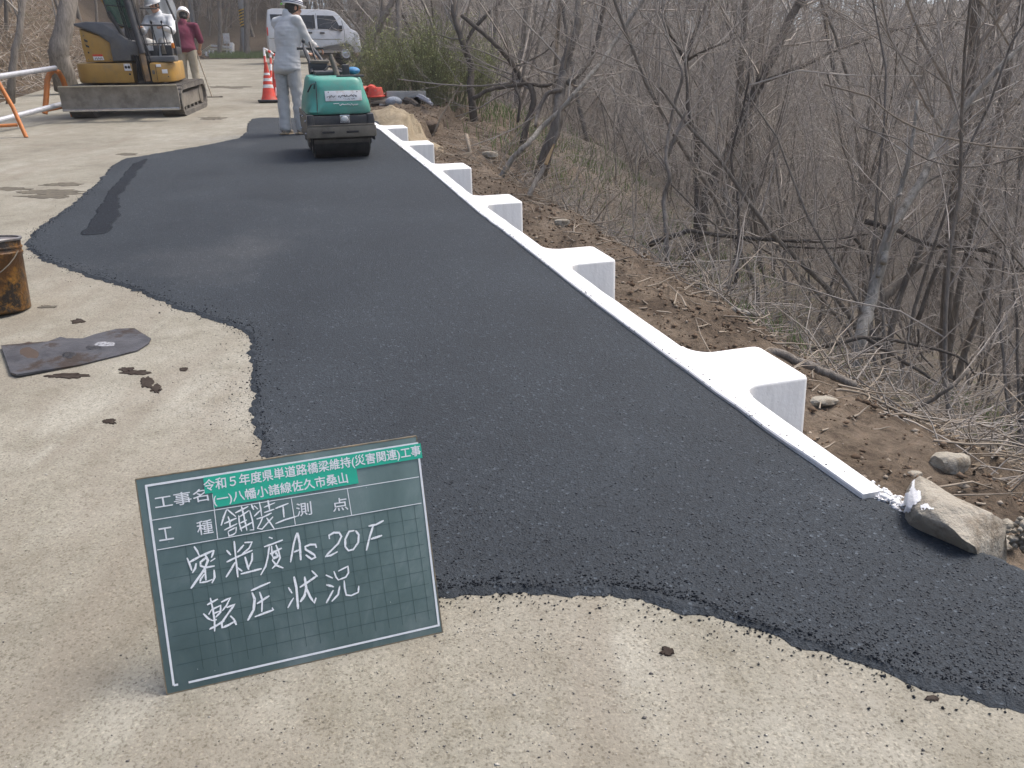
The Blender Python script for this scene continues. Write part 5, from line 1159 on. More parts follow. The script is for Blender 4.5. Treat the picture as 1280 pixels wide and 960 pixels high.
# ================================================================ SAND, DEBRIS, RED TUBS
def mound(name, label, cx, cy, a, b, h, rot, mat, cat, seed):
    V = []; n, k = 14, 36
    t = (cx, cy); 
    for i in range(n+1):
        r = i/n
        for j in range(k):
            an = 2*math.pi*j/k; x = a*r*math.cos(an); y = b*r*math.sin(an); X = cx+x*math.cos(rot)-y*math.sin(rot); Y = cy+x*math.sin(rot)+y*math.cos(rot)
            z = terr(X, Y)-.06+h*(1-r)**1.0*(1+.25*noise.noise(Vector((X*2, Y*2, seed))))+.04*noise.fractal(Vector((X*4, Y*4, seed)), 1, 2, 3)*(1-r*.5); V.append((X, Y, z))
    F = [(i*k+j, i*k+(j+1) % k, (i+1)*k+(j+1) % k, (i+1)*k+j) for i in range(n) for j in range(k)]
    o = MB().add(V, F).obj(name, mat, None, ang=180); return tag(o, label, cat)
q = P(492, 152, 12.2); mound('sand_pile', 'low pile of brown sand beside the far end of the white kerb', q.x, q.y, 1.4, .6, .3, R_(-52), mSand, 'sand pile', 2)
def stick_thing(name, label, pxa, pxb, da, db, r, mat, cat, group=None, k=8, box=None):
    a, b = P(*pxa, da), P(*pxb, db); t = thing(name, label, cat, a, None, group)
    if box: MB().bar((0, 0, 0), b-a, box[0], box[1], .003).obj('plank_board' if 'plank' in name else 'bar', mat, t)
    else: MB().tube([(0, 0, 0), (b-a)*.5+Vector((0, 0, r*.4)), b-a], [r, r*.95, r*.85], k).obj('shaft', mat, t)
    return t
def gz(px, py): p = hit(px, py); return dep_of(p)
dd = gz(500, 128)-.45
stick_thing('plank', 'long pale plank across the top of the debris by the red tubs', (462, 123.5), (501, 122), dd, dd+.3, .03, mPlank, 'plank', box=(.12, .03)); stick_thing('plank', 'short plank lying tilted over the sand behind the roller', (468, 128), (492, 122), dd, dd+.1, .03, mPlank, 'plank', box=(.1, .04))
stick_thing('plank', 'white board on the sand edge of the debris', (475, 131), (490, 129.5), dd, dd, .03, mRefl, 'plank', box=(.16, .04)); stick_thing('plank', 'pale board under the red tubs', (468, 117), (484, 119), dd+.2, dd+.4, .03, mPlank, 'plank', box=(.2, .05))
stick_thing('metal_pipe', 'left one of two pale parallel pipes poking out of the debris toward the right', (520, 118), (537, 126), dd+.3, dd-.3, .035, mSteelG, 'pipe', 'pale pipes in the debris'); stick_thing('metal_pipe', 'lower one of two pale parallel pipes poking out of the debris toward the right', (521, 121), (540, 130), dd+.2, dd-.4, .035, mSteelG, 'pipe', 'pale pipes in the debris')
dp = thing('drain_pipe', 'black open-ended pipe lying under the pale pipes in the debris', 'pipe', P(521, 127, dd)); MB().tube([(0, 0, 0), (-.35, .7, .05)], .085, 18, False).obj('pipe', mBlack, dp); MB().lathe([(0, 0), (.07, 0)], 16, rot3('X', 90), (-.02, .02, 0)).obj('bore', mTar, dp)
stick_thing('charred_log', 'dark log half buried below the open black pipe', (507, 126), (522, 133), dd, dd-.2, .07, mBarkD, 'log')
bt_ = thing('concrete_block', 'pale grey concrete slab piece in the debris above the black pipe', 'concrete slab', P(507, 120, dd+.3)); MB().box((0, 0, 0), (.75, .4, .16), rot3('Z', 12), .02).obj('slab', M('grey_concrete', (.4, .4, .38), (.32, .32, .3), 5, .9, bd=.01), bt_)
bg_ = tag(MB().ell((0, 0, 0), (.16, .13, .1), None, 14, 8).obj('tied_bag', M('grey_plastic_bag', (.36, .4, .45), (.28, .31, .36), 9, .45, bd=.04, bscale=12), None), 'small grey plastic bag in front of the planks', 'bag'); bg_.location = P(492, 127.5, dd-.1)
for i, (px, py, r, lb) in enumerate([(470, 120.5, .16, 'red tub lying upside down, lowest of the red plastic things by the roller'), (464, 116, .12, 'tilted red tub behind the right shoulder of the green roller')]):
    t = thing('red_tub', lb, 'tub', P(px, py, dd), rot3('X', -60 if i else 8).to_4x4()); MB().lathe([(0, .16), (r*.75, .16), (r*.8, .15), (r*.95, .0), (r*1.1, -.005), (r*1.1, .012), (r*.97, .02)], 28).obj('tub_body', mRed, t)
stick_thing('plastic_shovel', 'red plastic shovel blade leaning beside the red tubs', (459, 108), (466, 119), dd+.1, dd, .02, mRed, 'shovel', box=(.2, .02))
for i in range(9):
    a = (rng.uniform(463, 500), rng.uniform(116, 130)); stick_thing('wood_scrap', 'small scrap of pale timber in the debris heap beside the sand pile', a, (a[0]+rng.uniform(6, 18), a[1]+rng.uniform(-4, 4)), dd+rng.uniform(-.2, .4), dd+rng.uniform(-.2, .4), .02, mPlank if i % 2 else mTwigL, 'wood scrap', 'timber scraps in the debris heap', box=(.06, .03))
# ================================================================ TREES
def grow(out, p, d, L, r, lvl, g, prm):
    """adds polylines (points, radii, level) of a branch and its children"""
    n = prm['seg'][lvl]; pts = [p]; rad = [r]; dirs = [d]
    for i in range(n):
        d = d+np.array([g.gauss(0, 1), g.gauss(0, 1), g.gauss(0, 1)])*prm['wob'][lvl]; d[2] += prm['up'][lvl]; d = d/np.linalg.norm(d)
        p = p+d*(L/n); pts.append(p); rad.append(r*(1-(i+1)/n*(.62 if lvl == 0 else .7))); dirs.append(d)
    out.append((np.array(pts), np.array(rad), lvl))
    if lvl >= prm['max']: return
    k = prm['kids'][lvl]
    for j in range(k):
        f = prm['start'][lvl]+(1-prm['start'][lvl])*((j+g.random())/k); x = f*n; i = min(n-1, int(x)); q = pts[i]+(pts[i+1]-pts[i])*(x-i); dd = dirs[i+1]
        a = np.cross(dd, np.array([g.gauss(0, 1), g.gauss(0, 1), g.gauss(0, 1)])); a /= np.linalg.norm(a)+1e-9
        th = R_(g.uniform(*prm['ang'])); nd = dd*math.cos(th)+a*math.sin(th)
        grow(out, q, nd, L*prm['len'][lvl]*g.uniform(.55, 1.1)*(1.1-.5*f), max(prm['rmin'], rad[i]*prm['rr']*g.uniform(.6, 1)), lvl+1, g, prm)
PRM = dict(seg=[9, 6, 5, 4], wob=[.07, .13, .18, .2], up=[.03, .06, .05, .03], kids=[15, 8, 7], start=[.28, .15, .1], ang=(22, 52), len=[.5, .55, .55], rr=.5, rmin=.005, max=3)
def split_meshes(out, name):
    tk = [(p, r) for p, r, l in out if l == 0]; br = [(p, r) for p, r, l in out if l == 1]; tw = [(p, r) for p, r, l in out if l >= 2]
    V0, F0 = np_tubes(tk, 9); res = [np_mesh(name+'_trunk', V0, F0, mBark)]
    parts = []; base = 0; VV = []; FF = []
    for L, k in ((br, 5), (tw, 3)):
        if L:
            V, F = np_tubes(L, k); VV.append(V); FF.append(F+base); base += len(V)
    res.append(np_mesh(name+'_crown', np.concatenate(VV), np.concatenate(FF), mTwig)); return res
def np_mesh(name, V, F, mat):
    V = np.asarray(V, dtype=np.float32); F = np.asarray(F, dtype=np.int32); me = bpy.data.meshes.new(name); k = F.shape[1]
    me.vertices.add(len(V)); me.vertices.foreach_set('co', V.ravel()); me.loops.add(F.size); me.loops.foreach_set('vertex_index', F.ravel()); me.polygons.add(len(F)); me.polygons.foreach_set('loop_start', np.arange(0, F.size, k, dtype=np.int32))
    me.update(calc_edges=True); me.materials.append(mat); me.polygons.foreach_set('use_smooth', [True]*len(F)); return me
protos = []
for i in range(7):
    g = random.Random(50+i); prm = dict(PRM); prm['rmin'] = .0065; H = g.uniform(9, 12.5); out = []
    if i in (2, 5): prm['start'] = [.12, .1, .1]; prm['wob'] = [.12, .16, .2, .2]
    grow(out, np.array([0, 0, -.3]), np.array([g.gauss(0, .08), g.gauss(0, .08), 1.]), H, .05+.04*g.random(), 0, g, prm)
    if i in (1, 2, 5):
        for q in range(2): grow(out, np.array([.05*q, 0, -.2]), np.array([g.gauss(0, .3), g.gauss(0, .3), 1.]), H*.8, .045, 0, g, dict(prm, kids=[9, 7, 6]))
    protos.append(split_meshes(out, 'bare_tree%d' % i))
sap = []
for i in range(5):       # thin saplings and whips
    g = random.Random(90+i); prm = dict(PRM, seg=[8, 5, 4, 3], kids=[9, 5, 3], rmin=.0035, wob=[.12, .18, .22, .2], start=[.2, .15, .1], max=2 if i < 3 else 3); out = []
    for q in range(1+i % 3): grow(out, np.array([.06*q, .04*q, -.1]), np.array([g.gauss(0, .22), g.gauss(0, .22), 1.]), g.uniform(2.6, 4.2), .018, 0, g, prm)
    sap.append(split_meshes(out, 'sapling%d' % i))
def place_tree(name, meshes, x, y, rotz, scl, label, cat, group, tilt=(0, 0)):
    z = terr(x, y); t = bpy.data.objects.new(name, None); COL.objects.link(t); t.location = (x, y, z); t.rotation_euler = (tilt[0], tilt[1], rotz); t.scale = (scl,)*3; tag(t, label, cat, group)
    for me, nm in zip(meshes, ('trunk', 'crown')):
        o = bpy.data.objects.new(nm, me); COL.objects.link(o); o.parent = t
    return t
def screen(x, y, z):
    v = Vector((x, y, z))-CAM; d = v.dot(_fw)
    if d < .5: return None
    return 640+1000*v.dot(CR)/d, 480-1000*v.dot(CU)/d, d
# trees across the slope and the far hillside: spaced out at random, every one an object
pos = []
def try_add(x, y, mind):
    for a, b, c in pos:
        if (a-x)**2+(b-y)**2 < mind*mind: return False
    pos.append((x, y, mind)); return True
placed = 0; tries = 0; quota = [(10, 24, 12, 2.8), (24, 45, 74, 2.8), (45, 60, 46, 3.2)]
gt = random.Random(5)
for (r0, r1, nmax, md) in quota:
    k = 0; tries = 0
    while k < nmax and tries < 6000:
        tries += 1; r = gt.uniform(r0, r1); az = gt.uniform(-27, 44); x, y = r*math.sin(R_(az)), r*math.cos(R_(az)); s, t = st(x, y)
        if r < 24 and (s < 5.2 or az < 4): continue
        if s < verge(t)+1.5: continue
        if y < 52 and s < 4.5: continue
        if -26 < az < -8 and y < 53: continue
        if not try_add(x, y, md): continue
        i = gt.randrange(7); z = terr(x, y); lab = 'bare grey-brown tree among many on the wooded slope' if r < 45 else 'distant bare tree in the wood on the far hillside'
        place_tree('bare_tree', protos[i], x, y, gt.uniform(0, 6.28), gt.uniform(.8, 1.2)*(1.15 if r > 60 else 1), lab, 'tree', 'bare trees on the wooded slope' if r < 45 else 'distant bare trees on the far hillside', (gt.gauss(0, .07), gt.gauss(.2, .1))); k += 1
k = 0; tries = 0
while k < 34 and tries < 4000:
    tries += 1; r = gt.uniform(8, 27); az = gt.uniform(3, 42); x, y = r*math.sin(R_(az)), r*math.cos(R_(az)); s, t = st(x, y)
    if s < 4.3+verge(t)*.8 or not try_add(x, y, 1.1): continue
    place_tree('young_tree', protos[gt.randrange(7)], x, y, gt.uniform(0, 6.28), gt.uniform(.42, .62), 'slender young bare tree leaning out over the slope', 'tree', 'slender young trees on the slope', (gt.gauss(0, .08), gt.gauss(.26, .1))); k += 1
# the straight-trunked wood behind the end of the road and above the left bank
k = 0; tries = 0
while k < 92 and tries < 9000:
    tries += 1; x, y = gt.uniform(-34, 2), gt.uniform(42.5, 78)
    sp = screen(x, y, terr(x, y)+1)
    if sp is None or not (150 < sp[0] < 640) or not try_add(x, y, 1.35): continue
    place_tree('bare_tree', protos[gt.choice([0, 3, 4, 6])], x, y, gt.uniform(0, 6.28), gt.uniform(1.1, 2.0), 'straight bare tree in the wood beyond the end of the road', 'tree', 'straight bare trees beyond the road', (0, gt.gauss(0, .03))); k += 1
k = 0; tries = 0
while k < 34 and tries < 3000:
    tries += 1; t = gt.uniform(13, 42); s = -6.3-gt.uniform(1.2, 14); x, y = xy(s, t); sp = screen(x, y, terr(x, y)+1)
    if sp is None or not (-140 < sp[0] < 330) or not try_add(x, y, 1.9): continue
    place_tree('bare_tree', protos[gt.choice([0, 1, 3, 4])], x, y, gt.uniform(0, 6.28), gt.uniform(.8, 1.2), 'bare tree growing on the dirt bank at the left of the road', 'tree', 'bare trees on the left bank', (0, gt.gauss(0, .05))); k += 1
# saplings
k = 0; tries = 0
while k < 95 and tries < 8000:
    tries += 1; r = gt.uniform(5.5, 32); az = gt.uniform(-4, 42); x, y = r*math.sin(R_(az)), r*math.cos(R_(az)); s, t = st(x, y)
    if s < 3.6+verge(t)*.9 or not try_add(x, y, .55): continue
    place_tree('sapling', sap[gt.randrange(5)], x, y, gt.uniform(0, 6.28), gt.uniform(.6, 1.25), 'thin bare sapling in the undergrowth of the slope', 'sapling', 'thin saplings on the slope', (gt.gauss(0, .12), gt.gauss(.12, .12))); k += 1
# the wood on the far hillside that reads as one mass
lows = []
for i in range(5):
    g = random.Random(150+i); out = []; grow(out, np.array([0, 0, -.3]), np.array([g.gauss(0, .08), g.gauss(0, .08), 1.]), g.uniform(8.5, 11.5), .08, 0, g, dict(PRM, seg=[6, 4, 3, 2], kids=[13, 6, 4], rmin=.014, start=[.1, .12, .1])); lows.append(np_tubes([(p, r) for p, r, l in out], 3))
VV = []; FF = []; base = 0; k = 0
while k < 560:
    r = 38+66*gt.random()**1.1; az = gt.uniform(-12, 44); x, y = r*math.sin(R_(az)), r*math.cos(R_(az))
    if k % 5 < 2: y = gt.uniform(43.5, 76); x = y*gt.uniform(-.52, -.02)
    elif st(x, y)[0] < 8: continue
    V, F = lows[gt.randrange(5)]; a = gt.uniform(0, 6.28); sc_ = gt.uniform(.8, 1.3)*(.62 if k % 5 < 2 else 1); c, s_ = math.cos(a), math.sin(a); ti = gt.gauss(.15, .1)
    X = (V[:, 0]*c-V[:, 1]*s_)*sc_; Y = (V[:, 0]*s_+V[:, 1]*c)*sc_; Z = V[:, 2]*sc_; VV.append(np.stack([X+Z*ti+x, Y+y, Z+terr(x, y)], 1)); FF.append(F+base); base += len(V); k += 1
tag(np_obj('far_wood', np.concatenate(VV), np.concatenate(FF), mTwig, smooth=True), kind='stuff'); print('far', sum(len(f) for f in FF))

# ---- the trees one can tell apart, each along its own limbs
def traced(label, limbs, dep=None, mat=mBark, tw=mTwig, twigs=1.0, seed=0, name='bare_tree', cat='tree', base=None, ang=(22, 50), lvl=2, wd=.25):
    """limbs: list of (points px, width px at start, at end); first limb is the trunk"""
    g = random.Random(seed)
    if dep is None: dep = dep_of(hit(*limbs[0][0][0]))
    b = P(*limbs[0][0][0], dep); t = thing(name, label, cat, b); zoff = terr(b.x, b.y)
    crown = []; first = True
    for li, (pts, w0, w1) in enumerate(limbs):
        n0 = len(pts); q = [np.array(P(x, y, dep+(wd*(.4*math.sin(i*1.7+seed+li)+li*.25*(1 if li % 2 else -1)*i/n0) if (i or li) else 0))) for i, (x, y) in enumerate(pts)]
        # resample as a smooth curve
        m_ = 5; P_ = []
        ext = [2*q[0]-q[1]]+q+[2*q[-1]-q[-2]]
        for i in range(1, len(ext)-2):
            for j in range(m_):
                u = j/m_; a, b_, c, d = ext[i-1:i+3]; P_.append(.5*((2*b_)+(-a+c)*u+(2*a-5*b_+4*c-d)*u*u+(-a+3*b_-3*c+d)*u**3))
        P_.append(q[-1]); N = len(P_); sc_ = dep/1000; R__ = [(w0+(w1-w0)*i/(N-1))*.5*sc_ for i in range(N)]
        off = np.array(t.location)
        for i in range(N): P_[i] = P_[i]-off+np.array([g.gauss(0, 1), g.gauss(0, 1), g.gauss(0, 1)])*R__[i]*.12
        if li == 0:
            d0 = P_[1]-P_[0]; d0 /= np.linalg.norm(d0); P_ = [P_[0]-d0*.5-np.array([0, 0, .2])]+P_; R__ = [R__[0]*1.25]+R__; N += 1
        mb = MB().tube([Vector(p) for p in P_], R__, 12); o = mb.obj('trunk' if li == 0 else 'limb', mat, t, ang=180)
        if twigs > 0:
            Lt = sum(np.linalg.norm(P_[i+1]-P_[i]) for i in range(N-1)); prm = dict(PRM, seg=[6, 5, 4, 3], kids=[6, 5, 4], rmin=.0035, max=lvl, ang=ang)
            for j in range(int(Lt*3.2*twigs)):
                f = g.uniform(.3 if li == 0 else .12, 1); x = f*(N-1); i = min(N-2, int(x)); p = P_[i]+(P_[i+1]-P_[i])*(x-i); d = P_[i+1]-P_[i]; d /= np.linalg.norm(d)+1e-9
                a = np.cross(d, np.array([g.gauss(0, 1), g.gauss(0, 1), g.gauss(0, 1)])); a /= np.linalg.norm(a); th = R_(g.uniform(25, 65)); nd = d*math.cos(th)+a*math.sin(th); nd[2] += .15
                out = []; grow(out, p, nd/np.linalg.norm(nd), g.uniform(.6, 1.9)*min(1.6, dep/9), min(R__[i]*.45, .022), 0, g, prm); crown += [(a_, b_) for a_, b_, _ in out]
    if crown:
        by = {}; V, F = np_tubes(crown, 3); o = np_obj('crown', V, F, tw, t, True)
    return t
def z7(*a): return [(560+x/3.556, y/3.556) for x, y in a]
def z8(*a): return [(860+x/2.4, y/2.4) for x, y in a]
def z5(*a): return [(780+x/2.526, 380+y/2.526) for x, y in a]
traced('dark crooked trunk rising beside the olive bush, leaning left at its top', [(z7((100, 415), (100, 290), (62, 180), (28, 60), (22, -60)), 9, 7), (z7((75, 200), (130, 110), (220, 20), (260, -40)), 5, 3.5)], 15.5, mBarkD, seed=1)
traced('dark tree with a limb falling steeply to the right above a low arching limb', [(z7((345, 555), (378, 480), (375, 400), (330, 350), (290, 290), (235, 220), (160, 150), (60, 70)), 8, 5), (z7((310, 545), (320, 440), (295, 380), (290, 300)), 4, 2.6), (z7((110, 440), (180, 400), (260, 385), (350, 375), (440, 380), (500, 340)), 5.5, 4), (z7((300, 295), (370, 265), (440, 225), (470, 180)), 3, 1.6)], 14.5, mBarkD, seed=2)
traced('tall thick trunk in the middle of the wood, forked at mid height', [(z7((450, 640), (490, 520), (500, 400), (520, 300), (548, 200), (572, 110), (590, -30)), 15, 10), (z7((530, 370), (600, 310), (650, 230), (680, 100), (700, -30)), 7, 5), (z7((500, 400), (440, 420), (400, 500), (390, 560)), 6, 4)], 12.8, mBark, seed=3)
traced('pale pole-like trunk leaning far to the right from the dirt bank', [(z7((285, 705), (350, 640), (420, 565), (490, 500), (560, 420), (680, 280), (760, 160), (860, 10), (900, -60)), 7, 5)], 11.4, mBarkL, twigs=.5, seed=4)
sn = traced('snapped young trunk with bright splintered wood on the dirt bank', [(z7((395, 800), (420, 760), (437, 720)), 6, 5)], 10.2, mBark, twigs=0, seed=5, name='broken_tree')
_d = 10.2; _o = sn.location
MB().tube([P(*z7((434, 730))[0], _d)-_o, P(*z7((450, 690))[0], _d)-_o, P(*z7((478, 625))[0], _d)-_o], [.027, .022, .006], 7).obj('splintered_end', mWood, sn)
MB().tube([P(*z7((470, 640))[0], _d)-_o, P(*z7((485, 600))[0], _d)-_o, P(*z7((497, 480))[0], _d)-_o], [.02, .024, .02], 7).obj('upper_stem', mBark, sn)
traced('slim dark tree forking into an upright spray, left of the big leaning trunk', [(z7((1110, 830), (1118, 700), (1100, 600), (1072, 500), (1068, 380), (1060, 275), (1082, 190), (1120, 90), (1165, -20)), 8, 4), (z7((1060, 275), (1010, 190), (965, 100), (950, -20)), 4.5, 2.5), (z7((1062, 270), (1120, 235), (1190, 205), (1290, 165)), 3.5, 2), (z7((1055, 200), (1050, 100), (1075, -20)), 3.5, 2)], 11.0, mBarkD, seed=6)
traced('pair of thin wavering stems in front of the slope thicket', [(z7((968, 1000), (960, 880), (985, 790), (968, 700), (995, 520), (1020, 420), (1042, 320), (990, 200), (950, 60)), 6, 3), (z7((975, 690), (1020, 590), (1060, 490)), 6, 3.5)], 9.4, mBark, seed=7)
traced('big dark trunk leaning right with a long low branch', [(z8((25, 720), (55, 610), (82, 520), (130, 440), (190, 300), (225, 230), (262, 155), (310, 50), (350, -20)), 17, 9), (z8((225, 245), (340, 200), (420, 160), (500, 130), (610, 92), (740, 70), (800, 55)), 6, 2.6), (z8((165, 380), (160, 300), (185, 200), (192, 100)), 3, 1.8)], 12.5, mBarkD, seed=8)
traced('thin dark stem standing just right of the big leaning trunk', [(z8((130, 880), (150, 800), (150, 600), (130, 470), (165, 330), (190, 190)), 4.5, 2.5)], 9.6, mBarkD, seed=9, twigs=.6)
traced('pale smooth-barked trunk forking low beside the old log', [(z8((500, 1105), (520, 1010), (545, 910), (575, 810), (605, 700), (690, 560), (770, 400), (860, 285), (960, 175), (1050, 90)), 17, 5), (z8((585, 790), (600, 700), (640, 560), (668, 450), (690, 300)), 9, 4), (z8((570, 830), (600, 720), (610, 620), (640, 580)), 6, 4), (z8((640, 640), (700, 560), (770, 520), (860, 490)), 4, 1.8)], None, mBarkL, seed=10)
traced('big distant trunk leaning up to the right edge of the photo', [(z8((550, 930), (620, 860), (700, 780), (840, 640), (930, 550), (1010, 480), (1100, 400)), 13, 13)], 13.5, mBark, seed=11, twigs=.5)
traced('bare trunk in the middle distance rising to the top right', [(z8((560, 560), (595, 455), (650, 320), (700, 225), (748, 110), (800, -20)), 11, 8), (z8((700, 225), (688, 120), (700, 0)), 4, 3)], 22, mBark, seed=12)
traced('two-stemmed mid-slope tree right of the pale trunk', [(z8((610, 1000), (640, 880), (690, 760), (760, 620), (800, 480), (880, 330), (960, 230)), 8, 4), (z8((690, 960), (740, 820), (800, 700), (850, 600)), 6, 3)], 10.5, mBark, seed=13)
for (px_, py_, tx, ty, w_, dd_, lb) in ((165, 20, 160, -90, 9, 26, 'left one of the dark trunks between excavator and pole'), (72, 72, 92, -30, 24, 17.0, 'thick mossy trunk on the bank right behind the excavator cowling'), (15, 90, 38, -60, 9, 15, 'slender trunk on the bank above the grey pipe')):
    traced(lb, [([(px_, py_), ((px_*2+tx)/3+1, (py_*2+ty)/3), (tx, ty)], w_, w_*.8)], dd_, mBark, twigs=.6, seed=px_)
for (px_, py_, tx, ty, w_, lb) in ((478, 50, 472, -40, 6, 'upright trunk above the left end of the olive bush'), (498, 45, 494, -40, 8, 'upright trunk behind the middle of the olive bush'), (455, 62, 500, -20, 8, 'trunk leaning right just behind the front of the van'), (543, 40, 522, -10, 4, 'thin dark curved stem over the top of the olive bush'), (612, 90, 625, -40, 7, 'pale brown trunk left of the tall forked one')):
    traced(lb, [([(px_, py_), ((px_+tx)/2+2, (py_+ty)/2), (tx, ty)], w_, w_*.75)], 24, mBark, twigs=.8, seed=px_)
# fallen limbs and low branches
def fallen(label, limbs, dep, mat=mBarkD, tw=.5, seed=0, name='fallen_branch', cat='branch'): return traced(label, limbs, dep, mat, twigs=tw, seed=seed, name=name, cat=cat, wd=.15)
fallen('long dark fallen limb lying level across the thicket, left half', [(z8((0, 692), (100, 706), (200, 716), (330, 722), (440, 720), (510, 706), (575, 694)), 6, 4), (z8((300, 740), (420, 745), (500, 735)), 3, 2), (z8((500, 715), (535, 760), (545, 790)), 4, 2)], 9.8, seed=21)
fallen('long dark fallen limb running down to the right edge', [(z8((640, 698), (690, 722), (740, 735), (860, 748), (930, 765), (1015, 825)), 6, 3.5), (z8((860, 748), (940, 742), (1015, 746)), 2.5, 1.5), (z8((830, 760), (900, 790), (1010, 822)), 3, 1.5)], 9.0, seed=22)
fallen('twisted dark bough arching over the slope right of the pale trunk', [(z5((750, 105), (840, 112), (930, 130), (1010, 150), (1070, 175), (1105, 220)), 5, 2.5), (z5((770, 110), (880, 180), (940, 215), (990, 250)), 5.5, 3), (z5((930, 80), (935, 150), (975, 200)), 3, 2)], 6.6, seed=23)
fallen('long pale bent stick reaching to the right edge above the hollow', [(z5((680, 270), (760, 285), (850, 330), (930, 360), (1000, 372), (1090, 368), (1170, 400), (1270, 452)), 3.2, 2.4)], 4.6, mTwigL, seed=24, tw=.35)
fallen('thin pale stick crossing below the long bent one', [(z5((880, 345), (960, 370), (1020, 388), (1070, 372)), 2.2, 1.6)], 4.5, mTwigL, seed=25, tw=.2)
fallen('broken grey bough propped among the boulders of the hollow', [(z5((880, 340), (950, 315), (1030, 265), (1090, 205)), 6, 4)], 5.3, mBark, seed=26, tw=.3)
fallen('sinuous pale branch sweeping in from the right edge', [(z8((545, 290), (620, 350), (700, 390), (760, 410), (900, 438), (1030, 448)), 1.8, 2.6)], 7, mTwigL, seed=27, tw=.5)
fallen('lower sinuous branch sweeping in from the right edge', [(z8((640, 420), (700, 470), (800, 498), (900, 495), (1030, 460)), 1.8, 3)], 7.2, mBark, seed=28, tw=.5)
fallen('thin level twig hanging across the middle of the hillside', [(z8((330, 212), (440, 222), (560, 228), (700, 228)), 1.8, 1.1)], 8.5, mTwig, seed=29, tw=.3)
lg = traced('weathered old log lying on the slope above the nearest post block', [(z5((478, 150), (560, 185), (650, 222), (728, 258)), 11, 10)], None, mBark, twigs=0, seed=31, name='fallen_log', cat='log', wd=0)
traced('short sawn log on the dirt above the second white block', [([(915, 387), (932, 391), (948, 394)], 7, 6)], None, mBarkL, twigs=0, seed=32, name='fallen_log', cat='log', wd=0)
fallen('straight pale pole leaning on the dirt heap behind the debris', [([(553, 143), (565, 124), (577, 104)], 1.8, 1.4)], 13, mTwigL, tw=0, seed=33)
fallen('forked grey root hanging out of the dirt cut behind the third block', [([(588, 190), (592, 215), (592, 238)], 4, 2.4)], None, mTwigL, tw=0, seed=34, name='bare_root', cat='root')

# ---- olive bush behind the debris
bp_ = P(524, 122, 16.5); bush = thing('olive_bush', 'large rounded olive-green bush of fine twigs behind the debris heap', 'bush', bp_)
g = random.Random(77); tw = []; lf = []
for i in range(230):
    a = g.uniform(0, 6.28); rr = 1.25*math.sqrt(g.random()); p = np.array([rr*math.cos(a)*.9+.22, rr*math.sin(a)*.7, -.2]); d = np.array([math.cos(a)*.3*rr+g.gauss(0, .12), math.sin(a)*.2+g.gauss(0, .12), 1.])
    out = []; grow(out, p, d/np.linalg.norm(d), g.uniform(1.0, 1.75)*(1.15-.35*rr/1.25), .011, 0, g, dict(PRM, seg=[7, 5, 4], wob=[.1, .16, .2], kids=[8, 4], start=[.15, .1], max=2, rmin=.004, len=[.42, .5], up=[0, .02, 0])); 
    for a_, b_, l in out:
        tw.append((a_, b_))
        if l >= 1:
            for q in range(2 if l == 2 else 1): lf.append(a_[g.randrange(1, len(a_))]+np.array([g.gauss(0, .02)]*3))
V, F = np_tubes(tw, 3); np_obj('stems', V, F, mTwigG, bush, True); V, F = leaves(np.array(lf), np.array([g.uniform(.02, .042) for _ in lf]), 5); fo = np_obj('foliage', V, F, mLeafG, bush); fo['kind'] = 'stuff'; fo.parent = bush

# ---- undergrowth nobody could count
def scatter(n, smin, smax_, tmin, tmax, seed, power=1.0):
    g = random.Random(seed); out = []
    while len(out) < n:
        s = smin+(smax_-smin)*g.random()**power; t = g.uniform(tmin, tmax); x, y = xy(s, t)
        if s < verge(t)+smin*.7: continue
        if math.hypot(x, y) < 1.9: continue
        out.append((x, y, terr(x, y)))
    return out
g = random.Random(8); L = []; L2 = []
for (x, y, z) in scatter(10000, 1.7, 17, -1, 26, 1, 1.5):
    ln = g.uniform(.25, 1.1); a = g.uniform(0, 6.28); el = abs(g.gauss(.25, .45)); d = np.array([math.cos(a)*math.cos(el), math.sin(a)*math.cos(el), math.sin(el)]); p = np.array([x, y, z+.01]); q = []
    for i in range(4): q.append(p); d = d+np.array([g.gauss(0, .22), g.gauss(0, .22), g.gauss(-.05, .2)]); d /= np.linalg.norm(d); p = p+d*ln/3
    (L if g.random() < .62 else L2).append((np.array(q), np.array([.006, .005, .004, .002])*g.uniform(.5, 1.35)))
V, F = np_tubes(L, 3); tag(np_obj('brushwood', V, F, mTwig), kind='stuff'); V, F = np_tubes(L2, 3); tag(np_obj('dry_brushwood', V, F, mTwigL), kind='stuff')
L = []
for (x, y, z) in scatter(1500, .2, 2.8, -1, 17, 2, .8):     # roots and sticks in the bare dirt
    ln = g.uniform(.06, .4); a = g.gauss(math.atan2(.957, -.291)-.9, .9); d = np.array([math.cos(a), math.sin(a), g.gauss(-.2, .25)]); p = np.array([x, y, z+.015]); q = []
    for i in range(4): q.append(p); d = d+np.array([g.gauss(0, .2), g.gauss(0, .2), g.gauss(0, .15)]); d /= np.linalg.norm(d); p = p+d*ln/3
    L.append((np.array(q), np.array([.006, .005, .004, .002])*g.uniform(.5, 1.3)))
V, F = np_tubes(L, 4); tag(np_obj('root_scraps', V, F, mTwigL), kind='stuff')
pl_ = scatter(26000, 1.9, 16, -1, 24, 3, 1.5); Pl = np.array(pl_)+np.array([0, 0, .012]); V, F = leaves(Pl, nr.uniform(.025, .06, len(Pl)), 6, .8); tag(np_obj('leaf_litter', V, F, mLeaf), kind='stuff')
pl_ = []
for i in range(9000):
    t = gt.uniform(5, 34); s = -6.35-abs(gt.gauss(0, 4)); x, y = xy(s, t); pl_.append((x, y, terr(x, y)+.02))
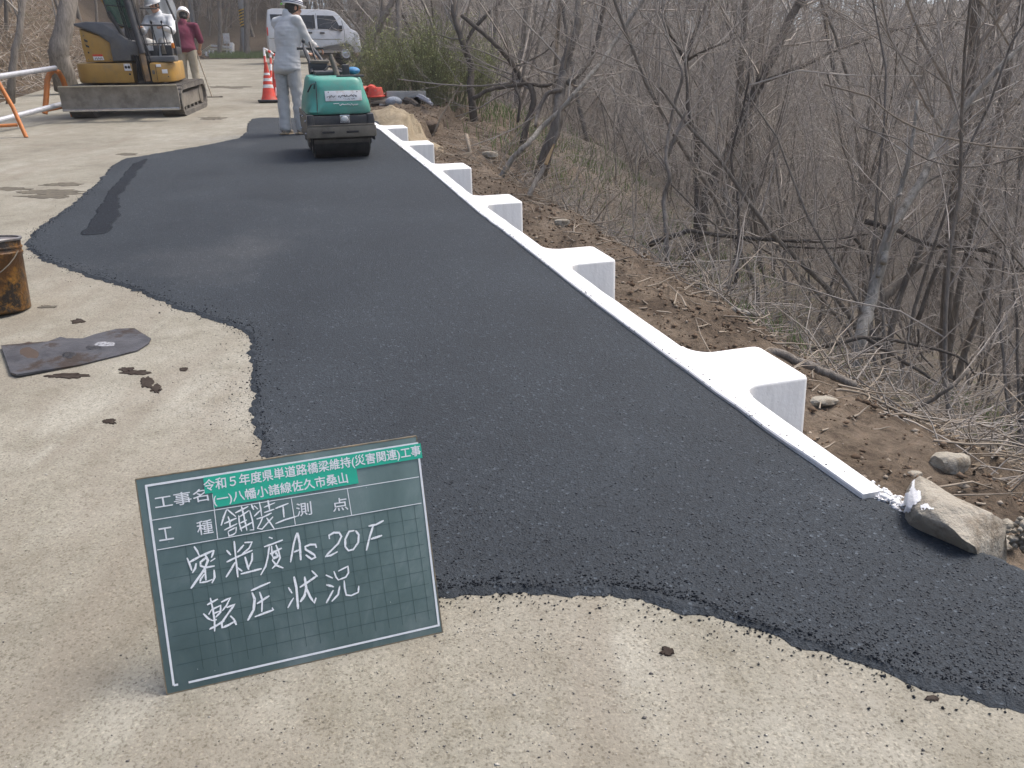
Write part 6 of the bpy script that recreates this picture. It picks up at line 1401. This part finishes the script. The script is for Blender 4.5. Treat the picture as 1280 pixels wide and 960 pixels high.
V, F = leaves(np.array(pl_), nr.uniform(.04, .1, len(pl_)), 7, .7); tag(np_obj('bank_leaf_litter', V, F, mLeaf), kind='stuff')
L = []
for i in range(3800):
    t = gt.uniform(5, 34); s = -6.35-abs(gt.gauss(0, 4)); x, y = xy(s, t); ln = gt.uniform(.2, .9); a = gt.uniform(0, 6.28); d = np.array([math.cos(a), math.sin(a), abs(gt.gauss(.3, .5))]); p = np.array([x, y, terr(x, y)]); q = []
    for k in range(4): q.append(p); d = d+np.array([gt.gauss(0, .25), gt.gauss(0, .25), gt.gauss(0, .25)]); d /= np.linalg.norm(d); p = p+d*ln/3
    L.append((np.array(q), np.array([.008, .007, .005, .003])))
V, F = np_tubes(L, 3); tag(np_obj('bank_brushwood', V, F, mTwig), kind='stuff')
L = []       # young green shoots in patches
cen_ = [hit(*p) for p in ((700, 190), (715, 165), (650, 125), (905, 330), (930, 335), (1250, 535), (985, 425), (600, 140), (640, 150), (680, 215), (745, 200), (870, 345))]
for c in cen_:
    k = dep_of(c)/10
    for i in range(170):
        x, y = c.x+gt.gauss(0, .5*k), c.y+gt.gauss(0, .5*k); s, t = st(x, y)
        if s < 1.6: continue
        z = terr(x, y); h = gt.uniform(.05, .2)*min(1.4, k+.3); dx, dy = gt.gauss(0, .3), gt.gauss(0, .3); L.append((np.array([(x, y, z), (x+dx*h*.4, y+dy*h*.4, z+h*.6), (x+dx*h, y+dy*h, z+h)]), np.array([.006, .005, .002])*(k*.7+.3)))
V, F = np_tubes(L, 3); tag(np_obj('green_shoots', V, F, mGrass), kind='stuff')

# ================================================================ HAZE
hz = MB().box((40, 92, 8), (300, 280, 100)).obj('haze', None, None, False); hm_ = bpy.data.materials.new('thin_haze'); hm_.use_nodes = True; hn = hm_.node_tree; hn.nodes.remove(hn.nodes['Principled BSDF'])
pv_ = hn.nodes.new('ShaderNodeVolumePrincipled'); pv_.inputs['Color'].default_value = (.93, .94, .96, 1); pv_.inputs['Density'].default_value = HAZE; pv_.inputs['Anisotropy'].default_value = .2
hn.links.new(pv_.outputs[0], hn.nodes['Material Output'].inputs['Volume']); hz.data.materials.append(hm_); tag(hz, kind='stuff')
